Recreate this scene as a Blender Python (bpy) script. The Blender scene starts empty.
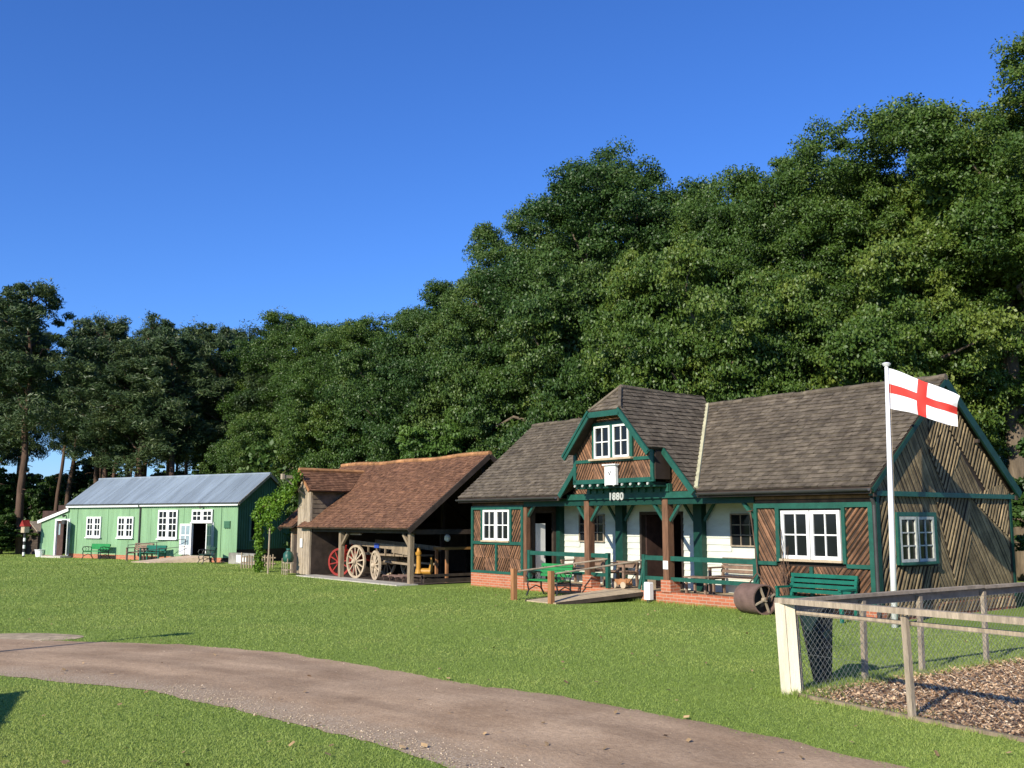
import bpy, math, random
import numpy as np
from mathutils import Vector, Matrix
random.seed(7)
R = math.radians
scene = bpy.context.scene
col = scene.collection

# ------------------------------------------------------------------ materials
_m = {}
def mat(name, c, rough=.8, var=.2, scale=4., stretch=(1, 1, 1), bump=0., bscale=None, spec=.3,
        island=0., metal=0., c2=None, thr=(.35, .65), kind=None, coat=0.):
    if name in _m: return _m[name]
    m = bpy.data.materials.new(name); m.use_nodes = True
    nt = m.node_tree; N = nt.nodes; L = nt.links
    b = N['Principled BSDF']
    b.inputs['Roughness'].default_value = rough
    b.inputs['Metallic'].default_value = metal
    b.inputs['Specular IOR Level'].default_value = spec
    tc = N.new('ShaderNodeTexCoord'); mp = N.new('ShaderNodeMapping')
    mp.inputs['Scale'].default_value = stretch
    L.new(tc.outputs['Object'], mp.inputs['Vector'])
    nz = N.new('ShaderNodeTexNoise'); nz.inputs['Scale'].default_value = scale
    nz.inputs['Detail'].default_value = 6; nz.inputs['Roughness'].default_value = .62
    L.new(mp.outputs[0], nz.inputs['Vector'])
    rp = N.new('ShaderNodeValToRGB')
    rp.color_ramp.elements[0].position = thr[0]; rp.color_ramp.elements[1].position = thr[1]
    a = [max(0, x * (1 - var)) for x in c]; d = [min(1, x * (1 + var)) for x in (c2 or c)]
    rp.color_ramp.elements[0].color = (*a, 1); rp.color_ramp.elements[1].color = (*d, 1)
    L.new(nz.outputs['Fac'], rp.inputs['Fac'])
    out = rp.outputs['Color']
    # broad second scale of variation
    n2 = N.new('ShaderNodeTexNoise'); n2.inputs['Scale'].default_value = scale * .17
    n2.inputs['Detail'].default_value = 3; L.new(mp.outputs[0], n2.inputs['Vector'])
    mr = N.new('ShaderNodeMapRange'); mr.inputs[1].default_value = .3; mr.inputs[2].default_value = .7
    mr.inputs[3].default_value = 1 - var * .5; mr.inputs[4].default_value = 1 + var * .5
    L.new(n2.outputs['Fac'], mr.inputs[0])
    mx = N.new('ShaderNodeVectorMath'); mx.operation = 'SCALE'
    L.new(out, mx.inputs[0]); L.new(mr.outputs[0], mx.inputs['Scale']); out = mx.outputs[0]
    if island:
        g = N.new('ShaderNodeNewGeometry'); m2 = N.new('ShaderNodeMapRange')
        m2.inputs[3].default_value = 1 - island; m2.inputs[4].default_value = 1 + island
        L.new(g.outputs['Random Per Island'], m2.inputs[0])
        s2 = N.new('ShaderNodeVectorMath'); s2.operation = 'SCALE'
        L.new(out, s2.inputs[0]); L.new(m2.outputs[0], s2.inputs['Scale']); out = s2.outputs[0]
    L.new(out, b.inputs['Base Color'])
    if bump:
        n3 = N.new('ShaderNodeTexNoise'); n3.inputs['Scale'].default_value = bscale or scale * 6
        n3.inputs['Detail'].default_value = 5; L.new(mp.outputs[0], n3.inputs['Vector'])
        bp = N.new('ShaderNodeBump'); bp.inputs['Strength'].default_value = bump
        bp.inputs['Distance'].default_value = .02
        L.new(n3.outputs['Fac'], bp.inputs['Height']); L.new(bp.outputs[0], b.inputs['Normal'])
    _m[name] = m
    return m

def brick_mat(name, c1, c2, mortar):
    m = mat(name, c1, .9, .2)
    nt = m.node_tree; N = nt.nodes; L = nt.links; b = N['Principled BSDF']
    tc = N.new('ShaderNodeTexCoord'); sp = N.new('ShaderNodeSeparateXYZ'); L.new(tc.outputs['Object'], sp.inputs[0])
    ad = N.new('ShaderNodeMath'); ad.operation = 'ADD'; L.new(sp.outputs[0], ad.inputs[0]); L.new(sp.outputs[1], ad.inputs[1])
    cb = N.new('ShaderNodeCombineXYZ'); L.new(ad.outputs[0], cb.inputs[0]); L.new(sp.outputs[2], cb.inputs[1])
    bt = N.new('ShaderNodeTexBrick'); bt.inputs['Scale'].default_value = 1
    bt.inputs['Brick Width'].default_value = .23; bt.inputs['Row Height'].default_value = .075
    bt.inputs['Mortar Size'].default_value = .008; bt.inputs['Color1'].default_value = (*c1, 1)
    bt.inputs['Color2'].default_value = (*c2, 1); bt.inputs['Mortar'].default_value = (*mortar, 1)
    L.new(cb.outputs[0], bt.inputs['Vector']); L.new(bt.outputs['Color'], b.inputs['Base Color'])
    bp = N.new('ShaderNodeBump'); bp.inputs['Strength'].default_value = .6; bp.inputs['Distance'].default_value = .01
    bp.invert = True; L.new(bt.outputs['Fac'], bp.inputs['Height']); L.new(bp.outputs[0], b.inputs['Normal'])
    return m

def leaf_mat(name, ca, cb, cc, scale=.35, trans=.16, rough=.48):
    m = bpy.data.materials.new(name); m.use_nodes = True
    nt = m.node_tree; N = nt.nodes; L = nt.links; b = N['Principled BSDF']
    g = N.new('ShaderNodeNewGeometry'); oi = N.new('ShaderNodeObjectInfo')
    rp = N.new('ShaderNodeValToRGB'); e = rp.color_ramp.elements
    e[0].position = 0; e[0].color = (*ca, 1); e[1].position = 1; e[1].color = (*cc, 1)
    k = e.new(.55); k.color = (*cb, 1)
    tc = N.new('ShaderNodeTexCoord'); nz = N.new('ShaderNodeTexNoise'); nz.inputs['Scale'].default_value = scale
    nz.inputs['Detail'].default_value = 2
    L.new(tc.outputs['Object'], nz.inputs['Vector'])
    # clump noise + leaf random + whole tree random
    m1 = N.new('ShaderNodeMath'); m1.operation = 'MULTIPLY'; m1.inputs[1].default_value = .38
    L.new(g.outputs['Random Per Island'], m1.inputs[0])
    m2 = N.new('ShaderNodeMapRange'); m2.inputs[1].default_value = .32; m2.inputs[2].default_value = .68
    m2.inputs[4].default_value = .55; L.new(nz.outputs['Fac'], m2.inputs[0])
    m3 = N.new('ShaderNodeMath'); m3.operation = 'ADD'; L.new(m1.outputs[0], m3.inputs[0]); L.new(m2.outputs[0], m3.inputs[1])
    m4 = N.new('ShaderNodeMath'); m4.operation = 'MULTIPLY'; m4.inputs[1].default_value = .3
    L.new(oi.outputs['Random'], m4.inputs[0])
    m5 = N.new('ShaderNodeMath'); m5.operation = 'ADD'; L.new(m3.outputs[0], m5.inputs[0]); L.new(m4.outputs[0], m5.inputs[1])
    m6 = N.new('ShaderNodeMath'); m6.operation = 'SUBTRACT'; m6.inputs[1].default_value = .12; L.new(m5.outputs[0], m6.inputs[0])
    L.new(m6.outputs[0], rp.inputs['Fac'])
    L.new(rp.outputs['Color'], b.inputs['Base Color'])
    b.inputs['Roughness'].default_value = rough; b.inputs['Specular IOR Level'].default_value = .36
    tr = N.new('ShaderNodeBsdfTranslucent')
    hs = N.new('ShaderNodeHueSaturation'); hs.inputs['Value'].default_value = 1.3; hs.inputs['Saturation'].default_value = 1.1
    L.new(rp.outputs['Color'], hs.inputs['Color']); L.new(hs.outputs[0], tr.inputs['Color'])
    ms = N.new('ShaderNodeMixShader'); ms.inputs[0].default_value = trans
    L.new(b.outputs[0], ms.inputs[1]); L.new(tr.outputs[0], ms.inputs[2])
    L.new(ms.outputs[0], N['Material Output'].inputs['Surface'])
    return m

GREEN = (.014, .080, .056)
M = dict(
 green=mat('green_paint', GREEN, .45, .18, 6, bump=.1, spec=.4),
 dark_or_shaded_green=mat('dark_or_shaded_green_paint', (.006, .042, .030), .5, .18, 6),
 white=mat('white_paint', (.74, .74, .72), .5, .07, 3, spec=.35),
 wboard=mat('white_boards', (.58, .60, .53), .6, .1, 2, (1, 1, 3)),
 batten=mat('brown_batten', (.17, .085, .045), .7, .45, 3, (1, 1, 1), bump=.4, island=.5),
 batten2=mat('weathered_batten', (.185, .138, .075), .85, .35, 3, bump=.5, island=.35),
 backing=mat('dark_backing', (.035, .024, .018), .9, .2),  # dark core colour puts shade into the gaps between battens
 post=mat('brown_timber', (.15, .075, .042), .75, .3, 5, (3, 3, .5), bump=.4),
 grey=mat('weathered_timber', (.34, .275, .20), .85, .28, 6, (3, 3, .5), bump=.5),
 pale=mat('pale_timber', (.60, .54, .41), .8, .14, 5, (3, 3, .35), bump=.4),
 orange=mat('orange_timber', (.30, .14, .06), .75, .25, 5, (3, 3, .5)),
 plank=mat('ramp_plank', (.42, .33, .22), .85, .2, 5, (1, 3, 1), bump=.4),
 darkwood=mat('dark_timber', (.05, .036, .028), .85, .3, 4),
 shingle=mat('roof_shingle', (.088, .068, .049), .9, .28, 5, bump=.6, bscale=25, island=.26, c2=(.122, .100, .072), thr=(.3, .7)),
 clay=mat('clay_tile', (.125, .056, .033), .9, .3, 5, bump=.6, bscale=30, island=.24, c2=(.19, .098, .055), thr=(.3, .7)),
 claytop=mat('lichen_ridge_tile', (.32, .16, .07), .9, .35, 4, island=.25),
 lead=mat('lead_flashing', (.42, .40, .26), .7, .2, 4),
 metalroof=mat('grey_sheet_roof', (.21, .255, .30), .5, .28, 1.6, (1.6, .25, .25), spec=.45, thr=(.25, .75)),
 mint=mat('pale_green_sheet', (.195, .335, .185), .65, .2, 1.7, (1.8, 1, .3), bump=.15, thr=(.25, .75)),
 mintshade=mat('shaded_green_sheet', (.05, .12, .075), .7, .15, 2),  # front sheet colour darkened to carry the shade of the gable end
 glass=mat('dark_glass', (.010, .012, .014), .06, .1, spec=.28),
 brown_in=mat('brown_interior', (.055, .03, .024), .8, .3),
 concrete=mat('concrete', (.42, .39, .33), .9, .15, 5, bump=.3),
 iron=mat('black_iron', (.02, .02, .022), .55, .2, spec=.4),
 rust=mat('rusty_iron', (.145, .092, .075), .8, .25, 4, bump=.3),
 cream=mat('cream_paint', (.40, .32, .225), .65, .18, 6),
 red=mat('red_paint', (.26, .025, .018), .5, .2, 5),
 yellow=mat('yellow_paint', (.42, .21, .03), .5, .15, 5),
 brightgreen=mat('bright_green_paint', (.025, .21, .06), .45, .12, 5),
 benchgreen=mat('bench_green_paint', (.01, .12, .082), .45, .15, 5),
 benchwood=mat('bench_timber', (.21, .14, .10), .8, .25, 6),
 gutter=mat('gutter_grey', (.045, .045, .045), .5, .15),
 flagwhite=mat('flag_white_cloth', (.78, .78, .80), .8, .03),
 flagred=mat('flag_red_cloth', (.62, .045, .035), .8, .05),
 bark=mat('oak_bark', (.13, .10, .07), .9, .35, 3, (2, 2, .4), bump=.8),
 pinebark=mat('pine_bark', (.085, .052, .036), .9, .4, 2, (2, 2, .4), bump=.8),
 wire=mat('galvanised_wire', (.22, .23, .22), .5, .1, metal=.5),
 blue=mat('blue_paint', (.03, .07, .35), .5, .1),
 shaded_bargegreen=mat('shaded_bargeboard_green', (.008, .042, .030), .55, .2, 5),  # green darkened so the bargeboards carry shadow in their colour
 dimwhite=mat('dimmed_white_paint', (.42, .43, .39), .6, .2, 8),  # white dimmed to stand for grazing light on the gable window
 postgrey=mat('grey_brown_timber', (.24, .185, .125), .85, .28, 6, (3, 3, .5), bump=.5),
 lampw=mat('white_enamel', (.8, .8, .8), .4, .03),
 stem=mat('bare_stem', (.10, .06, .04), .9, .3),
 grain=mat('grey_bench_timber', (.30, .245, .18), .85, .25, 6),
)
M['brick'] = brick_mat('red_brick', (.46, .15, .075), (.36, .11, .055), (.42, .30, .22))
M['oak'] = leaf_mat('oak_leaves', (.028, .062, .010), (.064, .118, .018), (.145, .188, .030))
M['oakdark'] = leaf_mat('dark_oak_leaves', (.020, .052, .010), (.045, .092, .017), (.10, .152, .030))
M['bush'] = leaf_mat('bright_leaves', (.035, .085, .012), (.065, .13, .02), (.11, .18, .03))
M['vine'] = leaf_mat('vine_leaves', (.06, .13, .012), (.13, .24, .022), (.27, .34, .04), scale=2.)
M['needle'] = leaf_mat('pine_needles', (.024, .048, .017), (.056, .090, .031), (.135, .165, .055), scale=.5, trans=.1)

# ------------------------------------------------------------------ mesh helpers
class MB:
    def __init__(s): s.v = []; s.f = []; s.mi = []; s.cur = 0
    def face(s, pts):
        n = len(s.v); s.v.extend(tuple(p) for p in pts); s.f.append(tuple(range(n, n + len(pts)))); s.mi.append(s.cur)
    def hexa(s, c):   # 8 corners: 0-3 bottom ring, 4-7 top ring
        n = len(s.v); s.v.extend(tuple(p) for p in c)
        for q in ((0, 3, 2, 1), (4, 5, 6, 7), (0, 1, 5, 4), (1, 2, 6, 5), (2, 3, 7, 6), (3, 0, 4, 7)):
            s.f.append(tuple(n + i for i in q)); s.mi.append(s.cur)
        return s
    def box(s, x0, x1, y0, y1, z0, z1):
        return s.hexa([(x0, y0, z0), (x1, y0, z0), (x1, y1, z0), (x0, y1, z0), (x0, y0, z1), (x1, y0, z1), (x1, y1, z1), (x0, y1, z1)])
    def pbox(s, mp, u0, u1, v0, v1, n0, n1):
        return s.hexa([mp(u0, v0, n0), mp(u1, v0, n0), mp(u1, v0, n1), mp(u0, v0, n1), mp(u0, v1, n0), mp(u1, v1, n0), mp(u1, v1, n1), mp(u0, v1, n1)])
    def beam(s, p, q, w, h, up=(0, 0, 1)):
        p = Vector(p); q = Vector(q); d = (q - p).normalized(); up = Vector(up)
        a = d.cross(up)
        if a.length < 1e-4: a = d.cross(Vector((1, 0, 0)))
        a.normalize(); b = a.cross(d).normalized(); a *= w / 2; b *= h / 2
        return s.hexa([p - a - b, p + a - b, q + a - b, q - a - b, p - a + b, p + a + b, q + a + b, q - a + b])
    def tube(s, pts, rad, seg=8, cap=True):
        pts = [Vector(p) for p in pts]
        rad = rad if isinstance(rad, (list, tuple)) else [rad] * len(pts)
        n0 = len(s.v); ref = None
        for i, p in enumerate(pts):
            d = (pts[min(i + 1, len(pts) - 1)] - pts[max(i - 1, 0)]).normalized()
            if ref is None: ref = d.cross(Vector((0, 0, 1))) if abs(d.z) < .9 else d.cross(Vector((1, 0, 0)))
            a = (ref - d * ref.dot(d)).normalized(); b = d.cross(a); ref = a
            for k in range(seg):
                t = 2 * math.pi * k / seg
                s.v.append(tuple(p + (a * math.cos(t) + b * math.sin(t)) * rad[i]))
        for i in range(len(pts) - 1):
            for k in range(seg):
                a0 = n0 + i * seg + k; a1 = n0 + i * seg + (k + 1) % seg
                s.f.append((a0, a1, a1 + seg, a0 + seg)); s.mi.append(s.cur)
        if cap:
            s.f.append(tuple(n0 + k for k in range(seg))[::-1]); s.mi.append(s.cur)
            e = n0 + (len(pts) - 1) * seg
            s.f.append(tuple(e + k for k in range(seg))); s.mi.append(s.cur)
        return s
    def prism(s, poly, fn, n0, n1):   # poly 2D, fn(u,v,n)
        a = [fn(u, v, n0) for u, v in poly]; b = [fn(u, v, n1) for u, v in poly]
        n = len(s.v); k = len(poly); s.v.extend(tuple(p) for p in a + b)
        s.f.append(tuple(range(n, n + k))[::-1]); s.f.append(tuple(range(n + k, n + 2 * k))); s.mi += [s.cur] * 2
        for i in range(k):
            j = (i + 1) % k; s.f.append((n + i, n + j, n + k + j, n + k + i)); s.mi.append(s.cur)
        return s
    def ring(s, fn, r0, r1, n0, n1, seg=28):   # flat annulus in plane fn(u,v,n) about 0,0
        for i in range(seg):
            a = 2 * math.pi * i / seg; b = 2 * math.pi * (i + 1) / seg
            s.hexa([fn(r0 * math.cos(a), r0 * math.sin(a), n0), fn(r1 * math.cos(a), r1 * math.sin(a), n0),
                    fn(r1 * math.cos(b), r1 * math.sin(b), n0), fn(r0 * math.cos(b), r0 * math.sin(b), n0),
                    fn(r0 * math.cos(a), r0 * math.sin(a), n1), fn(r1 * math.cos(a), r1 * math.sin(a), n1),
                    fn(r1 * math.cos(b), r1 * math.sin(b), n1), fn(r0 * math.cos(b), r0 * math.sin(b), n1)])
        return s
    def mesh(s, name, mats, smooth=False):
        me = bpy.data.meshes.new(name); me.from_pydata(s.v, [], s.f)
        mats = mats if isinstance(mats, (list, tuple)) else [mats]
        for m in mats: me.materials.append(m)
        me.polygons.foreach_set('material_index', s.mi)
        if smooth: me.polygons.foreach_set('use_smooth', [True] * len(s.f))
        me.update(); return me
    def build(s, name, mats, parent=None, label=None, smooth=False):
        o = bpy.data.objects.new(name, s.mesh(name, mats, smooth)); col.objects.link(o)
        if parent: o.parent = parent
        if label: o['label'] = label
        return o

def tag(o, label=None, cat=None, group=None, kind=None):
    if label: o['label'] = label
    if cat: o['category'] = cat
    if group: o['group'] = group
    if kind: o['kind'] = kind
    return o
def thing(name, label, cat, loc=(0, 0, 0), rz=0, group=None):
    o = bpy.data.objects.new(name, None); col.objects.link(o); o.location = loc; o.rotation_euler = (0, 0, rz)
    o.empty_display_size = .3
    return tag(o, label, cat, group)
def copy_tree(o, parent=None):
    c = o.copy(); col.objects.link(c)
    if parent: c.parent = parent
    for ch in [x for x in bpy.data.objects if x.parent == o]: copy_tree(ch, c)
    return c

def np_mesh(name, V, nper, mats, mi=None):
    """V: (n*nper,3) separate faces"""
    n = len(V) // nper
    me = bpy.data.meshes.new(name); me.vertices.add(len(V)); me.vertices.foreach_set('co', np.ascontiguousarray(V, dtype=np.float32).ravel())
    me.loops.add(len(V)); me.loops.foreach_set('vertex_index', np.arange(len(V), dtype=np.int32))
    me.polygons.add(n); me.polygons.foreach_set('loop_start', np.arange(0, len(V), nper, dtype=np.int32))
    me.polygons.foreach_set('loop_total', np.full(n, nper, dtype=np.int32))
    mats = mats if isinstance(mats, (list, tuple)) else [mats]
    for m in mats: me.materials.append(m)
    if mi is not None: me.polygons.foreach_set('material_index', mi.astype(np.int32))
    me.update(calc_edges=True); return me

def clip(poly, a, b, c):   # keep a*u+b*v <= c
    out = []
    for i in range(len(poly)):
        p = poly[i]; q = poly[(i + 1) % len(poly)]
        fp = a * p[0] + b * p[1] - c; fq = a * q[0] + b * q[1] - c
        if fp <= 0: out.append(p)
        if (fp < 0 < fq) or (fq < 0 < fp):
            t = fp / (fp - fq); out.append((p[0] + t * (q[0] - p[0]), p[1] + t * (q[1] - p[1])))
    return out
def area(p): return abs(sum(p[i][0] * p[(i + 1) % len(p)][1] - p[(i + 1) % len(p)][0] * p[i][1] for i in range(len(p)))) / 2

def battens(mb, poly, fn, ang, pitch=.085, h=.022, gap=.22, n0=.0):
    """half-round battens laid diagonally over a convex panel"""
    ca, sa = math.cos(ang), math.sin(ang)      # direction across the battens
    ts = [u * ca + v * sa for u, v in poly]; t = min(ts) - pitch * random.random()
    while t < max(ts):
        w = pitch * (1 - gap) * random.uniform(.78, 1.08); hh = h * random.uniform(.7, 1.1)
        segs = ((0, .28, .35, .9), (.28, .72, .9, .9), (.72, 1, .9, .35))
        base = []
        for f0, f1, h0, h1 in segs:
            a0 = t + f0 * w; a1 = t + f1 * w
            q = clip(clip(poly, -ca, -sa, -a0), ca, sa, a1)
            if len(q) > 2 and area(q) > 1e-5:
                def z(p):
                    tt = (p[0] * ca + p[1] * sa - a0) / (a1 - a0); return n0 + hh * (h0 + (h1 - h0) * tt)
                base.append([fn(p[0], p[1], z(p)) for p in q])
        for b in base: mb.face(b)
        t += pitch * random.uniform(.88, 1.12)
def tiles(mb, poly, fn, course=.16, tw=.2, lift=.022, umin=None):
    """overlapping courses of separate tiles; u along the eave, v up the slope, fn(u,v,n)"""
    vs = [p[1] for p in poly]; v = 0.0
    while v < max(vs):
        v1 = v + course
        if v1 > min(vs):
            band = clip(clip(poly, 0, -1, -v), 0, 1, v1)
            if len(band) > 2:
                us = [p[0] for p in band]; u = min(us) - random.random() * tw
                while u < max(us):
                    u1 = u + tw * random.uniform(.75, 1.2)
                    q = clip(clip(band, -1, 0, -(u + .004)), 1, 0, u1)
                    if len(q) > 2 and area(q) > 1e-5:
                        j = random.uniform(-.006, .007); dv = random.uniform(-.012, .012); sk = random.uniform(-.004, .004)
                        pts = []
                        low = min(p[1] for p in q)
                        for p in q:
                            f = (v1 - p[1]) / course
                            pv = p[1] + (dv if p[1] < low + 1e-4 else 0)
                            pts.append(fn(p[0], pv, .004 + lift * f + j * f + sk * (p[0] - u) / tw))
                        mb.face(pts)
                        lows = sorted([p for p in q if p[1] < low + 1e-4])
                        if len(lows) > 1:
                            a, b = lows[0], lows[-1]
                            f = (v1 - low) / course
                            mb.face([fn(a[0], low + dv, -.01), fn(b[0], low + dv, -.01), fn(b[0], low + dv, .004 + lift * f + j * f + sk * (b[0] - u) / tw), fn(a[0], low + dv, .004 + lift * f + j * f + sk * (a[0] - u) / tw)])
                    u = u1
        v = v1
def boards(mb, fn, u0, u1, v0, v1, h=.17, lift=.02, holes=()):
    v = v0
    while v < v1 - 1e-4:
        w = min(v + h, v1)
        cuts = [(u0, u1)]
        for a, b, c, d in holes:
            if c < w - 1e-3 and d > v + 1e-3:
                nc = []
                for x, y in cuts:
                    if b <= x or a >= y: nc.append((x, y)); continue
                    if a > x: nc.append((x, a))
                    if b < y: nc.append((b, y))
                cuts = nc
        for x, y in cuts:
            mb.face([fn(x, v, lift), fn(y, v, lift), fn(y, w, .003), fn(x, w, .003)])
            mb.face([fn(x, v, 0), fn(y, v, 0), fn(y, v, lift), fn(x, v, lift)])
        v = w
def wall(mb, fn, u0, u1, v0, v1, n0, n1, holes=()):
    us = sorted({u0, u1, *[h[0] for h in holes], *[h[1] for h in holes]}); vs = sorted({v0, v1, *[h[2] for h in holes], *[h[3] for h in holes]})
    for i in range(len(us) - 1):
        for j in range(len(vs) - 1):
            cu = (us[i] + us[i + 1]) / 2; cv = (vs[j] + vs[j + 1]) / 2
            if any(h[0] < cu < h[1] and h[2] < cv < h[3] for h in holes): continue
            mb.pbox(fn, us[i], us[i + 1], vs[j], vs[j + 1], n0, n1)
    return mb

FR = lambda y0: (lambda u, v, n: (u, y0 - n, v))     # front plane, normal -y
SD = lambda x0: (lambda u, v, n: (x0 + n, u, v))     # side plane, normal +x

def window(parent, fn, u0, u1, v0, v1, n, cas=2, cols=2, rows=2, fw=.06, mw=.028, m='white', glass='glass', sill=True, sillm='plank', label=None):
    mb = MB(); cw = (u1 - u0) / cas
    for c in range(cas):
        a = u0 + c * cw + (.012 if c else 0); b = u0 + (c + 1) * cw - (.012 if c < cas - 1 else 0)
        mb.pbox(fn, a, a + fw, v0, v1, n, n + .05); mb.pbox(fn, b - fw, b, v0, v1, n, n + .05)
        mb.pbox(fn, a + fw, b - fw, v0, v0 + fw, n, n + .05); mb.pbox(fn, a + fw, b - fw, v1 - fw, v1, n, n + .05)
        for i in range(1, cols):
            x = a + fw + (b - a - 2 * fw) * i / cols; mb.pbox(fn, x - mw / 2, x + mw / 2, v0 + fw, v1 - fw, n + .005, n + .04)
        for j in range(1, rows):
            z = v0 + fw + (v1 - v0 - 2 * fw) * j / rows; mb.pbox(fn, a + fw, b - fw, z - mw / 2, z + mw / 2, n + .005, n + .037)
    w = mb.build('window', M[m], parent, label)
    g = MB(); g.pbox(fn, u0 + .02, u1 - .02, v0 + .02, v1 - .02, n - .004, n + .012); g.build('pane', M[glass], w)
    if sill:
        k = MB(); k.pbox(fn, u0 - .04, u1 + .04, v0 - .05, v0 - .002, n - .01, n + .1); k.build('sill', M[sillm], w)
    return w

def text_part(txt, size, parent, loc, rot, m, depth=.012):
    cu = bpy.data.curves.new('numerals', 'FONT'); cu.body = txt; cu.size = size; cu.extrude = depth; cu.align_x = 'CENTER'
    cu.space_character = 1.1; cu.offset = .008
    t = bpy.data.objects.new('tmp', cu); col.objects.link(t)
    bpy.context.view_layer.update()
    me = bpy.data.meshes.new_from_object(t.evaluated_get(bpy.context.evaluated_depsgraph_get()))
    bpy.data.objects.remove(t); me.materials.clear(); me.materials.append(M[m])
    o = bpy.data.objects.new('year_numerals', me); col.objects.link(o); o.parent = parent; o.location = loc; o.rotation_euler = rot
    return o

# ------------------------------------------------------------------ world, sun, camera
SD_DIR = Vector((.5866, .810, 0)).normalized(); EL = R(28)
w = bpy.data.worlds.new('World'); scene.world = w; w.use_nodes = True
nt = w.node_tree; bg = nt.nodes['Background']
sky = nt.nodes.new('ShaderNodeTexSky'); sky.sky_type = 'NISHITA'; sky.sun_disc = False
sky.sun_elevation = EL; sky.sun_rotation = math.atan2(-SD_DIR.x, -SD_DIR.y)
sky.air_density = 1.0; sky.dust_density = .25; sky.ozone_density = 4.0; sky.altitude = 50
hs = nt.nodes.new('ShaderNodeHueSaturation'); hs.inputs['Saturation'].default_value = 1.12
tn = nt.nodes.new('ShaderNodeVectorMath'); tn.operation = 'MULTIPLY'; tn.inputs[1].default_value = (.50, .68, 1.06)
nt.links.new(sky.outputs[0], hs.inputs['Color']); nt.links.new(hs.outputs[0], tn.inputs[0]); nt.links.new(tn.outputs[0], bg.inputs['Color'])
bg.inputs['Strength'].default_value = .13
sl = bpy.data.lights.new('sun', 'SUN'); sl.energy = 5.0; sl.angle = R(.5); sl.color = (1, .92, .76)
so = bpy.data.objects.new('sun', sl); col.objects.link(so)
dr = Vector((SD_DIR.x * math.cos(EL), SD_DIR.y * math.cos(EL), -math.sin(EL)))
so.rotation_euler = dr.to_track_quat('-Z', 'Y').to_euler(); so.location = (-20, -30, 30)
cd = bpy.data.cameras.new('camera'); cd.sensor_width = 36; cd.lens = 1000 / 1024 * 36; cd.clip_end = 3000
co = bpy.data.objects.new('camera', cd); col.objects.link(co); co.location = (0, 0, 2.0)
co.rotation_euler = (R(90) + math.atan(136 / 1000), 0, 0); scene.camera = co
vs = scene.view_settings; vs.view_transform = 'Standard'; vs.look = 'None'; vs.exposure = .45; vs.gamma = 1
scene.cycles.max_bounces = 6; scene.cycles.transparent_max_bounces = 4

# ------------------------------------------------------------------ ground
rng = np.random.default_rng(3)
def ground_mat():
    m = bpy.data.materials.new('lawn_soil'); m.use_nodes = True; nt = m.node_tree; N = nt.nodes; L = nt.links; b = N['Principled BSDF']
    tc = N.new('ShaderNodeTexCoord')
    def noise(s, d=5, st=None):
        n = N.new('ShaderNodeTexNoise'); n.inputs['Scale'].default_value = s; n.inputs['Detail'].default_value = d
        L.new(tc.outputs['Object'], n.inputs['Vector']); return n.outputs['Fac']
    def ramp(f, p0, c0, p1, c1):
        r = N.new('ShaderNodeValToRGB'); e = r.color_ramp.elements; e[0].position = p0; e[0].color = (*c0, 1); e[1].position = p1; e[1].color = (*c1, 1)
        L.new(f, r.inputs['Fac']); return r.outputs['Color']
    def mixc(f, a, c, t='MIX'):
        k = N.new('ShaderNodeMix'); k.data_type = 'RGBA'; k.blend_type = t
        if isinstance(f, float): k.inputs['Factor'].default_value = f
        else: L.new(f, k.inputs['Factor'])
        L.new(a, k.inputs[6]); L.new(c, k.inputs[7]); return k.outputs[2]
    a = ramp(noise(.35, 4), .35, (.17, .25, .048), .65, (.235, .315, .065))
    bb = ramp(noise(14, 6), .3, (.10, .16, .03), .7, (.27, .35, .08))
    c = mixc(.5, a, bb)
    dry = ramp(noise(.9, 5), .56, (0, 0, 0), .74, (1, 1, 1))
    dd = N.new('ShaderNodeRGB'); dd.outputs[0].default_value = (.26, .28, .09, 1)
    k = N.new('ShaderNodeMath'); k.operation = 'MULTIPLY'; k.inputs[1].default_value = .45; L.new(dry, k.inputs[0])
    c = mixc(k.outputs[0], c, dd.outputs[0])
    L.new(c, b.inputs['Base Color']); b.inputs['Roughness'].default_value = .9; b.inputs['Specular IOR Level'].default_value = .1
    bp = N.new('ShaderNodeBump'); bp.inputs['Strength'].default_value = .8; bp.inputs['Distance'].default_value = .05
    L.new(noise(30, 6), bp.inputs['Height']); L.new(bp.outputs[0], b.inputs['Normal'])
    return m
g = MB(); S = 600
g.face([(-S, -S, 0), (S, -S, 0), (S, S, 0), (-S, S, 0)])
tag(g.build('ground', ground_mat()), 'flat green lawn spreading out to the trees', kind='structure')

road_up = [(-30, 24), (-16, 18.9), (-12, 18.1), (-8.61, 17.25), (-7.54, 17.11), (-6.6, 16.83), (-4.96, 16.31), (-4.04, 15.82), (-3.15, 15.25), (-1.96, 14.22), (-0.91, 13.16), (0.0, 12.4), (0.8, 11.59), (1.44, 10.83), (2.06, 10.07), (2.6, 9.37), (3.01, 8.76), (3.6, 8.2), (4.3, 7.2), (5.5, 4.5), (7, 0)]
road_lo = [(-30, 17), (-16, 14.8), (-11, 14.2), (-8.2, 13.7), (-6.62, 13.33), (-5.83, 13.0), (-5.07, 12.69), (-3.86, 11.85), (-2.77, 10.94), (-1.8, 9.97), (-0.97, 9.05), (-0.49, 8.52), (-0.1, 7.7), (0.4, 6.6), (1.3, 4), (2, 0)]
def resample(P, n):
    P = np.array(P, float); d = np.r_[0, np.cumsum(np.hypot(*np.diff(P, axis=0).T))]; t = np.linspace(0, d[-1], n)
    return np.c_[np.interp(t, d, P[:, 0]), np.interp(t, d, P[:, 1])]
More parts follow.
